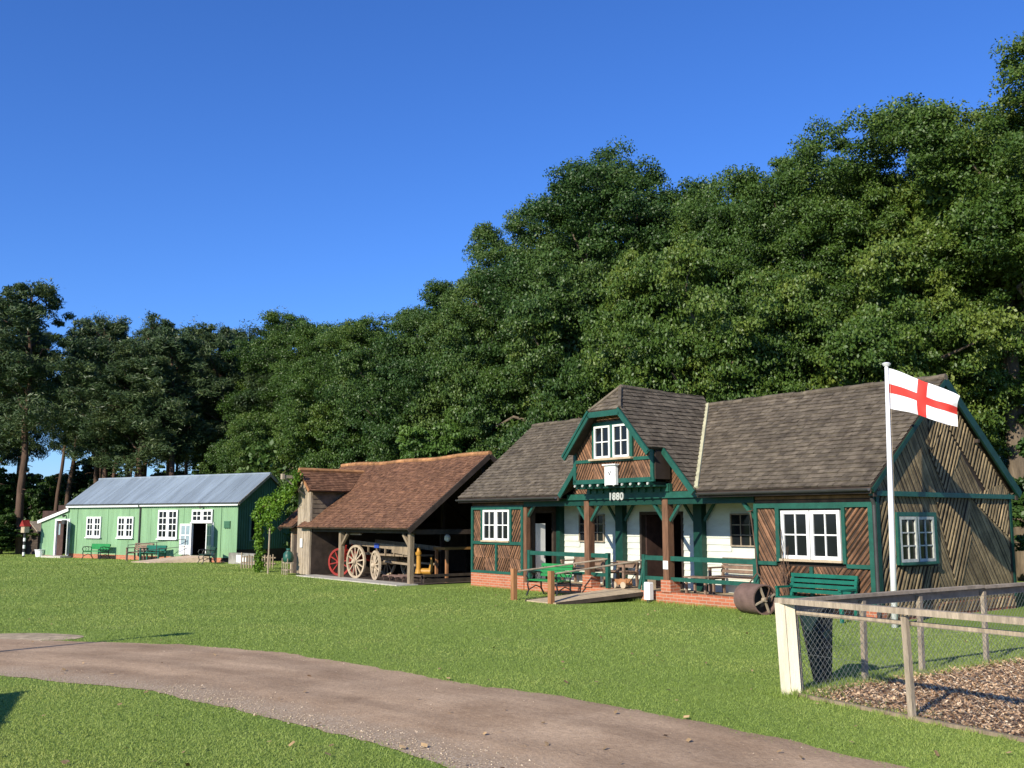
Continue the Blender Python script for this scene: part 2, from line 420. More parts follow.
def smoothc(P, k=2):
    for _ in range(k):
        Q = [P[0]]
        for a, b in zip(P[:-1], P[1:]): Q += [tuple(np.array(a) * .75 + np.array(b) * .25), tuple(np.array(a) * .25 + np.array(b) * .75)]
        Q.append(P[-1]); P = Q
    return P
NU = 500
RU = resample(smoothc(road_up), NU); RL = resample(smoothc(road_lo), NU)
def wob(n, amp, seed):
    r = np.random.default_rng(seed); x = np.zeros(n)
    for f, a in ((60, .6), (25, .7), (9, .5), (3, .4)):
        k = r.normal(size=n // f + 3); x += a * np.interp(np.arange(n) / f, np.arange(len(k)), k)
    return x * amp
RU[:, 1] += wob(NU, .08, 1) + rng.normal(0, .02, NU); RU[:, 0] += wob(NU, .05, 2); RL[:, 1] += wob(NU, .06, 3) + rng.normal(0, .015, NU); RL[:, 0] += wob(NU, .04, 4)
def road_mat():
    m = bpy.data.materials.new('dirt_track'); m.use_nodes = True; nt = m.node_tree; N = nt.nodes; L = nt.links; b = N['Principled BSDF']
    tc = N.new('ShaderNodeTexCoord'); uv = N.new('ShaderNodeSeparateXYZ'); L.new(tc.outputs['UV'], uv.inputs[0])
    def noise(s, d=6):
        n = N.new('ShaderNodeTexNoise'); n.inputs['Scale'].default_value = s; n.inputs['Detail'].default_value = d; n.inputs['Roughness'].default_value = .65
        L.new(tc.outputs['Object'], n.inputs['Vector']); return n.outputs['Fac']
    def ramp(f, p0, c0, p1, c1):
        r = N.new('ShaderNodeValToRGB'); e = r.color_ramp.elements; e[0].position = p0; e[0].color = (*c0, 1); e[1].position = p1; e[1].color = (*c1, 1)
        L.new(f, r.inputs['Fac']); return r.outputs['Color']
    base = ramp(noise(.8), .3, (.33, .225, .140), .7, (.53, .385, .255))
    fine = ramp(noise(22), .3, (.72, .70, .68), .7, (1.14, 1.14, 1.14))
    k = N.new('ShaderNodeMix'); k.data_type = 'RGBA'; k.blend_type = 'MULTIPLY'; k.inputs['Factor'].default_value = .8
    L.new(base, k.inputs[6]); L.new(fine, k.inputs[7])
    cm = N.new('ShaderNodeCombineXYZ'); q1 = N.new('ShaderNodeMath'); q1.operation = 'MULTIPLY'; q1.inputs[1].default_value = 9
    L.new(uv.outputs[0], q1.inputs[0]); L.new(q1.outputs[0], cm.inputs[0]); q2 = N.new('ShaderNodeMath'); q2.operation = 'MULTIPLY'; q2.inputs[1].default_value = 5
    L.new(uv.outputs[1], q2.inputs[0]); L.new(q2.outputs[0], cm.inputs[1])
    nb_ = N.new('ShaderNodeTexNoise'); nb_.inputs['Scale'].default_value = 1.3; nb_.inputs['Detail'].default_value = 4; L.new(cm.outputs[0], nb_.inputs['Vector'])
    band = ramp(nb_.outputs['Fac'], .38, (.80, .79, .78), .62, (1.1, 1.09, 1.07))
    kb = N.new('ShaderNodeMix'); kb.data_type = 'RGBA'; kb.blend_type = 'MULTIPLY'; kb.inputs['Factor'].default_value = .9
    L.new(k.outputs[2], kb.inputs[6]); L.new(band, kb.inputs[7]); k = kb
    vor = N.new('ShaderNodeTexVoronoi'); vor.inputs['Scale'].default_value = 38; L.new(tc.outputs['Object'], vor.inputs['Vector'])
    gr = ramp(vor.outputs['Distance'], .1, (.56, .46, .34), .55, (.34, .25, .165))
    # gravel mask: low edge of the track (uv.y small) broken up by noise
    ad = N.new('ShaderNodeMath'); ad.operation = 'ADD'; L.new(uv.outputs[1], ad.inputs[0])
    nn = N.new('ShaderNodeMath'); nn.operation = 'MULTIPLY'; nn.inputs[1].default_value = -.4; L.new(noise(1.6), nn.inputs[0]); L.new(nn.outputs[0], ad.inputs[1])
    mk = N.new('ShaderNodeMapRange'); mk.inputs[1].default_value = -.12; mk.inputs[2].default_value = .06; mk.inputs[3].default_value = .85; mk.inputs[4].default_value = 0
    L.new(ad.outputs[0], mk.inputs[0])
    k2 = N.new('ShaderNodeMix'); k2.data_type = 'RGBA'; L.new(mk.outputs[0], k2.inputs['Factor']); L.new(k.outputs[2], k2.inputs[6]); L.new(gr, k2.inputs[7])
    L.new(k2.outputs[2], b.inputs['Base Color']); b.inputs['Roughness'].default_value = .95; b.inputs['Specular IOR Level'].default_value = .15
    bp = N.new('ShaderNodeBump'); bp.inputs['Strength'].default_value = .7; bp.inputs['Distance'].default_value = .02
    L.new(noise(26, 8), bp.inputs['Height']); L.new(bp.outputs[0], b.inputs['Normal'])
    return m
rd = bpy.data.meshes.new('track'); nv = 9; V = []; F = []
for i in range(NU):
    for j in range(nv):
        t = j / (nv - 1); p = RL[i] * (1 - t) + RU[i] * t; V.append((p[0], p[1], .006 + .012 * math.sin(math.pi * t)))
for i in range(NU - 1):
    for j in range(nv - 1): F.append((i * nv + j, (i + 1) * nv + j, (i + 1) * nv + j + 1, i * nv + j + 1))
rd.from_pydata(V, [], F); uvl = rd.uv_layers.new(name='UVMap')
for lp in rd.loops: uvl.data[lp.index].uv = (lp.vertex_index // nv / NU, (lp.vertex_index % nv) / (nv - 1))
rd.materials.append(road_mat()); ro = bpy.data.objects.new('dirt_track', rd); col.objects.link(ro)
tag(ro, 'brown dirt track with a gravelly edge crossing the lawn', kind='structure')

def inpoly(X, Y, P):
    ins = np.zeros(len(X), bool); n = len(P)
    for i in range(n):
        x1, y1 = P[i]; x2, y2 = P[(i + 1) % n]
        if y1 == y2: continue
        c = ((y1 > Y) != (y2 > Y)) & (X < (x2 - x1) * (Y - y1) / (y2 - y1) + x1); ins ^= c
    return ins
ROAD = np.vstack([RU[::3], RL[::-3]])
# bare worn patch beside the track, far left
pm = MB(); th = np.linspace(0, 2 * math.pi, 40)[:-1]; wv = wob(39, .14, 9)
pm.face([(-8.6 + 1.15 * math.cos(t) * (1 + wv[i]), 17.65 + .58 * math.sin(t) * (1 + wv[i] * .8), .004) for i, t in enumerate(th)])
tag(pm.build('worn_patch', mat('worn_soil', (.40, .31, .20), .95, .3, 5, bump=.5)), 'bare worn soil patch at the track edge', kind='structure')

# chip bed
CO = np.array((3.2, 11.93)); FD = np.array((.507, -.862)); RD = np.array((.812, .583))
fdir = lambda t: CO + FD * t
rdir = lambda t: CO + RD * t
BED = [tuple(CO + (.1, 0)), tuple(fdir(12) + (.08, 0)), (20, 3), (20, 24), tuple(rdir(14))]
cb = MB(); cb.face([(x, y, .008) for x, y in BED])
tag(cb.build('chip_bed', mat('bark_soil', (.17, .105, .07), .95, .4, 12, bump=.8)), 'bed of brown bark behind the wire fence', kind='structure')

def quads(C, A, B):   # centre + half axes -> 4 verts each
    return np.stack([C - A - B, C + A - B, C + A + B, C - A + B], 1).reshape(-1, 3)
# wood chips
n = 85000
X = rng.uniform(3.2, 9.5, n); Y = rng.uniform(7, 16.8, n); k = inpoly(X, Y, BED); X = X[k]; Y = Y[k]; n = len(X)
a = rng.uniform(0, 6.28, n); ln = rng.uniform(.006, .025, n) * np.where(rng.random(n) < .06, 1.8, 1); wd = rng.uniform(.004, .010, n)
A = np.c_[np.cos(a) * ln, np.sin(a) * ln, rng.normal(0, .35, n) * ln]; B = np.c_[-np.sin(a) * wd, np.cos(a) * wd, rng.normal(0, .5, n) * wd]
Cc = np.c_[X, Y, rng.uniform(.015, .05, n)]
def chipmat():
    m = mat('wood_chip', (.3, .2, .13), .85, .1, 5); N = m.node_tree.nodes; L = m.node_tree.links
    g = N.new('ShaderNodeNewGeometry'); r = N.new('ShaderNodeValToRGB'); e = r.color_ramp.elements
    e[0].color = (.22, .13, .075, 1); e[1].color = (.85, .70, .50, 1); q = e.new(.5); q.color = (.46, .29, .165, 1); q = e.new(.88); q.color = (.62, .44, .27, 1)
    L.new(g.outputs['Random Per Island'], r.inputs['Fac']); L.new(r.outputs[0], N['Principled BSDF'].inputs['Base Color']); return m
o = bpy.data.objects.new('wood_chips', np_mesh('wood_chips', quads(Cc, A, B), 4, chipmat())); col.objects.link(o)
tag(o, 'loose brown wood chips covering the fenced bed', 'wood chips', kind='stuff')

eb = MB(); ew = wob(60, .10, 21)
L1 = [tuple(fdir(t) + np.array((-.05, -.03)) - np.array((-FD[1], FD[0])) * -(.10 + ew[i])) for i, t in enumerate(np.linspace(.1, 7, 60))]
L2 = [tuple(fdir(t)) for t in np.linspace(.1, 7, 60)]
for i in range(59): eb.face([(*L1[i], .005), (*L2[i], .005), (*L2[i + 1], .005), (*L1[i + 1], .005)])
tag(eb.build('bare_earth', mat('bare_earth_soil', (.33, .25, .16), .95, .35, 8, bump=.6)), 'bare earth worn along the foot of the front fence', kind='structure')
# grass blades
def grassmat():
    m = leaf_mat('grass_blades', (.145, .215, .036), (.225, .305, .062), (.35, .385, .105), scale=.3, trans=.2, rough=.6)
    return m
def scatter_y(n, y0, y1, p=1.):   # density falling with distance
    u = rng.random(n); return (y0 ** (-p) + u * (y1 ** (-p) - y0 ** (-p))) ** (-1 / p)
n = 520000
Y = scatter_y(n, 7.0, 60, .6); X = rng.uniform(-.58, .58, n) * Y
jt = rng.exponential(.06, n) * rng.choice((-1, 1), n)
k = ~inpoly(X + jt * .6, Y + jt, ROAD) & ~inpoly(X, Y, BED)
pt = ((X + 8.5) / 1.4) ** 2 + ((Y - 17.75) / .72) ** 2 < rng.uniform(.5, 1.3, n)
OX, OY = -1.22328, 31.1355; E1 = np.array((.60758, -.79426)); E2 = np.array((.79426, .60758))
ss = (X - OX) * E1[0] + (Y - OY) * E1[1]; dd = (X - OX) * E2[0] + (Y - OY) * E2[1]
k &= ~pt & ~((ss > 0) & (dd > 0)) & ~((ss > 5.3) & (ss < 7.4) & (dd > -2.3)) & ~((ss > -10.5) & (ss < 0) & (dd > -1.9))
fx = (X - CO[0]) * -FD[1] + (Y - CO[1]) * FD[0]; fy = (X - CO[0]) * FD[0] + (Y - CO[1]) * FD[1]
k &= ~((fy > .15) & (np.abs(fx) < rng.uniform(.02, .24, n)))
X = X[k]; Y = Y[k]; n = len(X)
a = rng.uniform(0, 6.28, n); sc_ = np.clip(Y / 11, 1, 4.5); hgt = rng.uniform(.010, .026, n) * sc_ ** .5; wd = rng.uniform(.002, .004, n) * sc_ * 1.3
lean = rng.normal(0, .6, (n, 2)) * hgt[:, None]
P0 = np.c_[X - np.cos(a) * wd, Y - np.sin(a) * wd, np.zeros(n)]; P1 = np.c_[X + np.cos(a) * wd, Y + np.sin(a) * wd, np.zeros(n)]
P2 = np.c_[X + lean[:, 0], Y + lean[:, 1], hgt]
o = bpy.data.objects.new('grass', np_mesh('grass', np.stack([P0, P1, P2], 1).reshape(-1, 3), 3, grassmat())); col.objects.link(o)
tag(o, 'short mown grass blades of the lawn', 'grass', kind='stuff')
# longer tufts round posts and along walls
T = []
for (cx, cy, r_, nn, hh) in [(3.35, 11.9, .35, 900, .11), (4.1, 10.7, .25, 250, .07), (3.7, 11.2, .4, 300, .06), (9.75, 18.0, .4, 300, .10)] + \
    [(*(np.array((OX, OY)) + E1 * s + E2 * -.12), .2, 130, .08) for s in np.arange(0, 5.2, .35)] + [(*(np.array((OX, OY)) + E1 * s + E2 * -.15), .22, 160, .11) for s in np.arange(7.3, 14, .35)] + \
    [(*(rdir(t) + (.02, -.05)), .25, 230, .12) for t in np.arange(.2, 6, .4)] + [(*(fdir(t) + (-.06, 0)), .13, 90, .06) for t in np.arange(.3, 4, .35)] + \
    [(-9.9 + random.uniform(-.4, .4), 41 + random.uniform(-.5, .5), .4, 130, .2) for _ in range(5)]:
    x = rng.normal(cx, r_ * .5, nn); y = rng.normal(cy, r_ * .4, nn); a = rng.uniform(0, 6.28, nn); h_ = rng.uniform(.3, 1, nn) * hh; w_ = rng.uniform(.003, .006, nn)
    l_ = rng.normal(0, .4, (nn, 2)) * h_[:, None]
    T.append(np.stack([np.c_[x - np.cos(a) * w_, y - np.sin(a) * w_, 0 * x], np.c_[x + np.cos(a) * w_, y + np.sin(a) * w_, 0 * x], np.c_[x + l_[:, 0], y + l_[:, 1], h_]], 1).reshape(-1, 3))
o = bpy.data.objects.new('long_grass', np_mesh('long_grass', np.vstack(T), 3, bpy.data.materials['grass_blades'])); col.objects.link(o)
tag(o, 'longer uncut grass tufts along walls and fence foot', 'grass', kind='stuff')
# gravel pebbles along the lower edge of the track
n = 6500; i = rng.integers(150, NU - 20, n); t = np.abs(rng.normal(0, .13, n)); P = RL[i] * (1 - t)[:, None] + RU[i] * t[:, None]; P += rng.normal(0, .05, P.shape); P = P[P[:, 0] > -4.2]
i2 = rng.integers(0, NU - 5, 1200); t2 = rng.random(1200); P = np.vstack([P, RL[i2] * (1 - t2)[:, None] + RU[i2] * t2[:, None]])
n = len(P); r_ = rng.uniform(.003, .010, n) * np.where(rng.random(n) < .08, 1.7, 1)
a = rng.uniform(0, 6.28, n); u = np.c_[np.cos(a), np.sin(a), 0 * a]; v_ = np.c_[-np.sin(a), np.cos(a), 0 * a]
c0 = np.c_[P, np.full(n, .012)]; top = c0 + np.c_[rng.normal(0, .2, (n, 2)) * r_[:, None], r_ * .9]
ring = [c0 + u * r_[:, None] * 1.2, c0 + v_ * r_[:, None], c0 - u * r_[:, None] * 1.1, c0 - v_ * r_[:, None]]
tri = np.concatenate([np.stack([ring[k], ring[(k + 1) % 4], top], 1) for k in range(4)], 0).reshape(-1, 3)
o = bpy.data.objects.new('gravel', np_mesh('gravel', tri, 3, mat('pebble', (.42, .33, .23), .95, .3, 30, island=.4))); col.objects.link(o)
tag(o, 'small pale gravel stones strewn along the track', 'gravel', kind='stuff')
# fallen leaves
n = 260; Y = scatter_y(n, 7.5, 30, .6); X = rng.uniform(-.55, .55, n) * Y; a = rng.uniform(0, 6.28, n); r_ = rng.uniform(.012, .03, n)
A = np.c_[np.cos(a) * r_, np.sin(a) * r_, rng.normal(0, .3, n) * r_]; B = np.c_[-np.sin(a) * r_, np.cos(a) * r_, rng.normal(0, .3, n) * r_] * .6
o = bpy.data.objects.new('fallen_leaves', np_mesh('fallen_leaves', quads(np.c_[X, Y, np.full(n, .035)], A, B), 4, mat('dry_leaf', (.30, .20, .10), .8, .5, 3, island=.5))); col.objects.link(o)
tag(o, 'scattered dry brown leaves lying on the lawn', 'leaves', kind='stuff')

# ================================================================== half-timbered pavilion
RZ = math.atan2(E1[1], E1[0])
def W(s, d, z=0.): return (OX + E1[0] * s + E2[0] * d, OY + E1[1] * s + E2[1] * d, z)
LEN, DEP, EAVE, RIDGE = 13.95, 5.4, 2.62, 5.03
YR = DEP / 2; SL = (RIDGE - EAVE) / (YR + .3)
rz_main = lambda d: EAVE + (d + .3) * SL if d < YR else EAVE + (DEP + .3 - d) * SL
pav = thing('pavilion', 'long half-timbered pavilion with white veranda, green framing and jettied central gable', 'building', (OX, OY, 0), RZ)
F0 = FR(0.); GE = SD(LEN)

# plinth and floor
b = MB()
b.box(0, 2.6, -.04, .2, -.05, .42); b.box(2.6, 6.1, 0, .18, -.05, .25); b.box(7.32, 10.9, -.03, .18, -.05, .27)
b.box(10.9, LEN, 0, .2, -.05, .3); b.box(LEN - .2, LEN - .03, .2, DEP, -.05, .28); b.box(0, .2, .2, DEP, -.05, .42)
b.box(5.16, 5.50, -.05, .28, .25, .56); b.box(8.04, 8.36, -.06, .28, .27, .56)
b.build('plinth', M['brick'], pav)
b = MB(); b.box(2.6, 10.9, .18, 1.4, .05, .24); b.box(6.1, 7.32, 0, .18, .05, .236); b.build('veranda_floor', M['plank'], pav)
# body walls (dark cores)
b = MB()
b.box(0, 2.58, .02, .12, .42, EAVE); b.box(10.92, LEN - .02, .02, .12, .3, EAVE)
b.box(0, .1, .12, DEP, .3, EAVE); b.box(0, LEN, DEP - .1, DEP, .2, EAVE)
b.box(10.92, 11.02, .12, 1.4, .25, EAVE)
b.prism([(0.02, .28), (DEP, .28), (DEP, EAVE), (YR, RIDGE - .1), (.02, EAVE)], SD(LEN - .03), -.09, .0)
b.prism([(0.0, EAVE), (DEP, EAVE), (YR, RIDGE - .1)], SD(0.1), -.1, .0)
b.build('wall', M['backing'], pav)
# left bay return wall: timber dark for its shade, white panel as sunlit patch
b = MB(); b.box(2.5, 2.58, .12, .42, .42, EAVE); b.box(2.5, 2.58, .42, 1.4, 2.2, EAVE); b.box(2.5, 2.58, 1.1, 1.4, .25, 2.2); b.build('return_wall', M['darkwood'], pav)
b = MB(); b.box(2.52, 2.57, .44, .80, .25, 1.9); dd_ = b.build('sunlit_patch_panel', M['white'], pav); b = MB(); b.box(2.575, 2.6, .75, .78, .9, 1.05); b.build('handle', M['iron'], dd_)  # panel and handle stand in for a patch of sunlight on the wall
# white boarded veranda back wall, with a real doorway
WB = FR(1.4)
b = MB(); boards(b, WB, 2.6, 10.92, .24, EAVE - .02, .165, .024, holes=[(5.96, 7.42, .2, 2.14), (3.43, 4.5, 1.38, 2.16), (9.05, 10.55, 1.36, 2.16)])
wall(b, FR(1.402), 2.6, 10.92, .24, EAVE, -.1, -.002, holes=[(5.96, 7.42, .2, 2.14)])
b.build('weatherboard_wall', M['wboard'], pav)
b = MB(); b.box(5.9, 5.97, 1.36, 1.52, .24, 2.2); b.box(7.41, 7.47, 1.36, 1.52, .24, 2.2); b.box(5.9, 7.47, 1.36, 1.52, 2.14, 2.22); b.build('door_frame', M['darkwood'], pav)
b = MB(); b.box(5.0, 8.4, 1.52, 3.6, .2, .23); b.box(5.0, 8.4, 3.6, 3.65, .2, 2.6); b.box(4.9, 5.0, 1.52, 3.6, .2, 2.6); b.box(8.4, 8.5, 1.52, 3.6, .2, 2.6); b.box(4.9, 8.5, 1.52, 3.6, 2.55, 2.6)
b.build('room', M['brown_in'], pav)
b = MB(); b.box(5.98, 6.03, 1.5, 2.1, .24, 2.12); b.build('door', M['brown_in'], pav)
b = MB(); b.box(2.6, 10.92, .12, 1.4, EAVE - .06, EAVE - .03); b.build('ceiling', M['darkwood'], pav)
for (a, c, z0, z1, co_) in ((3.43, 4.5, 1.38, 2.16, 4), (9.05, 10.55, 1.36, 2.16, 5)):
    window(pav, WB, a, c, z0, z1, .012, 1, co_, 3, .035, .018, 'grain', sill=False)
# pilasters on the back wall, green darkened to hold the veranda shade
for s0, s1 in ((2.585, 2.75), (5.12, 5.40), (7.98, 8.26)):
    b = MB(); b.box(s0, s1, 1.2, 1.38, .24, EAVE - .06); b.build('pilaster', M['dark_or_shaded_green'], pav)

# timber posts with green braces
for s in (5.33, 8.2):
    b = MB(); b.box(s - .095, s + .095, -.04, .16, .56, 2.53); p = b.build('veranda_post', M['post'], pav)
    for sg in (-1, 1):
        b = MB(); z0 = 1.98
        pts = [(s + sg * .1, z0), (s + sg * .28, z0 + .22), (s + sg * .56, 2.54)]
        for (x0, za), (x1, zb) in zip(pts[:-1], pts[1:]): b.beam((x0, .05, za), (x1, .05, zb), .07, .08, (0, 1, 0))
        b.build('brace', M['green'], p)
    b = MB()
    b.beam((s, .15, 2.05), (s, .62, 2.53), .07, .07, (1, 0, 0)); b.build('brace', M['green'], p)
for s, sg in ((2.6, 1), (10.92, -1)):
    b = MB(); b.beam((s, .06, 2.0), (s + sg * .5, .06, 2.54), .07, .08, (0, 1, 0)); b.build('corner_brace', M['green'], pav)
for s in (5.26, 8.12):
    for sg in (-1, 1):
        b = MB(); b.beam((s + sg * .17, 1.28, 1.98), (s + sg * .6, 1.28, 2.54), .06, .06, (0, 1, 0)); b.build('back_brace', M['green'], pav)
# main beam, its darker green standing in for the eaves shadow
b = MB(); b.box(2.6, 10.92, -.03, .17, 2.38, 2.6); b.build('eaves_beam', M['dark_or_shaded_green'], pav)
b = MB(); b.box(4.6, 9.35, -.1, -.035, 2.53, 2.68); b.box(5.45, 8.45, -.12, -.02, 2.68, 2.88)
for i in range(12):
    x = 5.5 + i * .258; b.box(x, x + .1, -.16, -.12, 2.69, 2.87)
b.build('gable_beam', M['green'], pav)
text_part('1880', .25, pav, (7.08, -.60, 2.50), (R(90), 0, 0), 'dimwhite')

# left bay front: green frame, diagonal battens
PA = math.pi
def panel(fn, u0, u1, v0, v1, ang, m='batten', pitch=.085, n0=0.004, nm='cladding_panel', parent=None):
    b = MB(); st_ = ang > R(90)
    battens(b, [(u0, v0), (u1, v0), (u1, v1), (u0, v1)], fn, ang, pitch * (1.15 if st_ else 1), .03 if st_ else .014, .32 if st_ else .14, n0); return b.build(nm, M[m], parent or pav)
FB = FR(.018)
A1, A2 = R(35), R(145)
b = MB()
for (u0, u1, v0, v1) in ((0, .09, .42, 2.42), (2.48, 2.58, .42, 2.42), (.09, 2.48, 2.31, 2.42), (.09, 2.48, .42, .50), (.09, 2.48, 1.28, 1.37), (.50, .58, 1.37, 2.31), (1.95, 2.03, 1.37, 2.31), (1.24, 1.32, .50, 1.28)):
    b.pbox(F0, u0, u1, v0, v1, -.01, .05)
b.build('timber_frame', M['green'], pav)
panel(FB, .09, .50, 1.37, 2.31, R(30)); panel(FB, 2.03, 2.48, 1.37, 2.31, R(150))
# lower panels as small chevrons
for (u0, um, u1) in ((.09, .66, 1.24), (1.32, 1.9, 2.48)):
    panel(FB, u0, um, .89, 1.28, R(30), pitch=.08); panel(FB, um, u1, .89, 1.28, R(150), pitch=.08)
    panel(FB, u0, um, .50, .89, R(150), pitch=.08); panel(FB, um, u1, .50, .89, R(30), pitch=.08)
panel(FB, .0, 2.58, 2.42, EAVE, R(90))
window(pav, FB, .61, 1.92, 1.40, 2.30, .02, 2, 2, 2, .06, .03)
b = MB(); b.box(2.58, 2.72, -.02, .12, .25, 2.5); b.build('corner_post', M['post'], pav)

# right bay front
b = MB()
for (u0, u1, v0, v1) in ((10.92, 11.0, .3, 2.36), (13.78, 13.88, .3, 2.36), (11.0, 13.78, 2.26, 2.36), (11.0, 11.5, 1.03, 1.11), (13.24, 13.78, 1.03, 1.11), (11.0, 13.78, .3, .37), (11.5, 11.6, 1.11, 2.26), (13.16, 13.24, 1.11, 2.26), (12.34, 12.42, .37, 1.03), (11.6, 13.16, 2.24, 2.26)):
    b.pbox(F0, u0, u1, v0, v1, -.01, .05)
b.build('timber_frame', M['green'], pav)
panel(FB, 11.0, 11.5, 1.11, 2.26, R(30)); panel(FB, 13.24, 13.78, 1.11, 2.26, R(140))
panel(FB, 11.0, 11.7, .37, 1.03, R(30)); panel(FB, 11.7, 12.34, .37, 1.03, R(140)); panel(FB, 12.42, 13.0, .37, 1.03, R(30)); panel(FB, 13.0, 13.78, .37, 1.03, R(140))
panel(FB, 10.92, 13.88, 2.36, EAVE, R(90))
window(pav, FB, 11.66, 13.13, 1.18, 2.20, .03, 2, 2, 2, .075, .03)
b = MB(); b.tube([(LEN - .02, -.12, 2.45), (LEN - .02, -.05, 2.3), (LEN - .02, -.05, .1)], .04); b.build('downpipe', M['gutter'], pav)

# gable end: large diamond pattern of weathered battens
b = MB()
def gp(poly, ang, pitch=.1):
    if ang > R(90): battens(b, poly, SD(LEN - .028), ang, .125, .034, gap=.34)
    else: battens(b, poly, SD(LEN - .028), ang, .115, .009, gap=.08)
def gp_clip(poly, ang, pitch=.1):
    q = poly
    q = clip(q, 1, 0, DEP); q = clip(q, -1, 0, -.02); q = clip(q, 0, -1, -.06)
    s_ = (RIDGE - .1 - EAVE) / YR
    q = clip(q, -s_, 1, EAVE); q = clip(q, s_, 1, EAVE + s_ * DEP)
    if len(q) > 2: gp(q, ang, pitch)
# chevron bands centred on several axes
gp_clip([(0, 0), (6, 0), (6, .3), (0, .3)], R(140))
X1, X2, X3 = 2.95, 4.1, 6
gp_clip([(0, .3), (2.2, .3), (2.2, 1.05), (0, 1.05)], R(152))
gp_clip([(0, 1.05), (.62, 1.05), (.62, 2.53), (0, 2.53)], R(152))
gp_clip([(2.2, .3), (X1, .3), (2.2, 2.53)], R(30))
gp_clip([(X1, .3), (3.6, 1.55), (3.6, 2.53), (2.2, 2.53)], R(152))
gp_clip([(X1, .3), (6, .3), (6, 1.2), (3.6, 2.53), (3.6, 1.55)], R(35))
gp_clip([(3.6, 2.53), (6, 1.2), (6, 3)], R(152))
gp_clip([(.62, 2.1), (2.2, 2.1), (2.2, 2.53), (.62, 2.53)], R(30))
gp_clip([(0, 2.53), (2.7, 2.53), (2.1, 3.4), (2.1, 5.2), (0, 4)], R(30))
gp_clip([(2.1, 3.4), (2.7, 2.53), (3.35, 3.5), (2.8, 4.1)], R(152))
gp_clip([(2.1, 3.4), (2.8, 4.1), (2.8, 5.2), (2.1, 5.2)], R(152))
gp_clip([(2.7, 2.53), (4.3, 2.53), (3.35, 3.5)], R(35))
gp_clip([(2.8, 4.1), (4.5, 2.53), (6, 2.53), (6, 3), (2.8, 5.5)], R(152))
b.build('gable_cladding', M['batten2'], pav)
b = MB(); b.pbox(GE, -.2, DEP + .2, 2.48, 2.58, -.03, .06)
for (u0, u1, v0, v1) in ((.64, .72, 1.10, 2.16), (2.02, 2.12, 1.10, 2.16), (.72, 2.02, 2.08, 2.16), (.72, 2.02, 1.08, 1.14), (1.34, 1.40, 1.14, 2.08)): b.pbox(GE, u0, u1, v0, v1, -.03, .05)
b.build('gable_rail', M['green'], pav)
window(pav, GE, .73, 2.01, 1.15, 2.07, .0, 2, 2, 3, .06, .026, m='dimwhite', sillm='green')
b = MB(); b.box(LEN - .1, LEN + .02, -.02, .08, .28, 2.6); b.build('corner_board', M['dark_or_shaded_green'], pav); b = MB(); b.box(LEN - .1, LEN + .02, DEP - .06, DEP + .03, .28, 2.6); b.build('corner_board', M['dark_or_shaded_green'], pav)

# ---- roofs
CS = 1.09; RC = 7.0; CZ = 5.30
slen = math.hypot(YR + .3, RIDGE - EAVE); cu_, su_ = (YR + .3) / slen, (RIDGE - EAVE) / slen
nF = lambda u, v, n: (u, -.3 + v * cu_ - n * su_, EAVE + .06 + v * su_ + n * cu_)
nB = lambda u, v, n: (u, DEP + .3 - v * cu_ + n * su_, EAVE + .06 + v * su_ + n * cu_)
hv = 2.45
LP = [(-.35, 0), (RC - hv + .02, 0), (RC - .22, slen), (-.35, slen)]
RP = [(RC + hv - .02, 0), (LEN + .1, 0), (LEN + .1, slen), (RC + .22, slen)]
b = MB(); tiles(b, LP, nF, .15, .19); tiles(b, RP, nF, .15, .19); tiles(b, [(-.35, 0), (LEN + .1, 0), (LEN + .1, slen), (-.35, slen)], nB, .3, .5)
rf = b.build('roof', M['shingle'], pav)
b = MB()
for P_ in (LP, RP): b.prism(P_, nF, -.07, -.012)
b.prism([(-.35, 0), (LEN + .1, 0), (LEN + .1, slen), (-.35, slen)], nB, -.07, -.012); b.build('roof_deck', M['darkwood'], rf)
for (a, c) in ((-.36, RC - .2), (RC + .2, LEN + .11)):
    b = MB(); x = a
    while x < c:
        x1 = min(x + .32, c); j = random.uniform(-.012, .012)
        b.tube([(x, YR, RIDGE + .055 + j), (x1 + .015, YR, RIDGE + .06 + j)], .075, 8); x = x1
    b.build('ridge_tile', M['shingle'], rf)
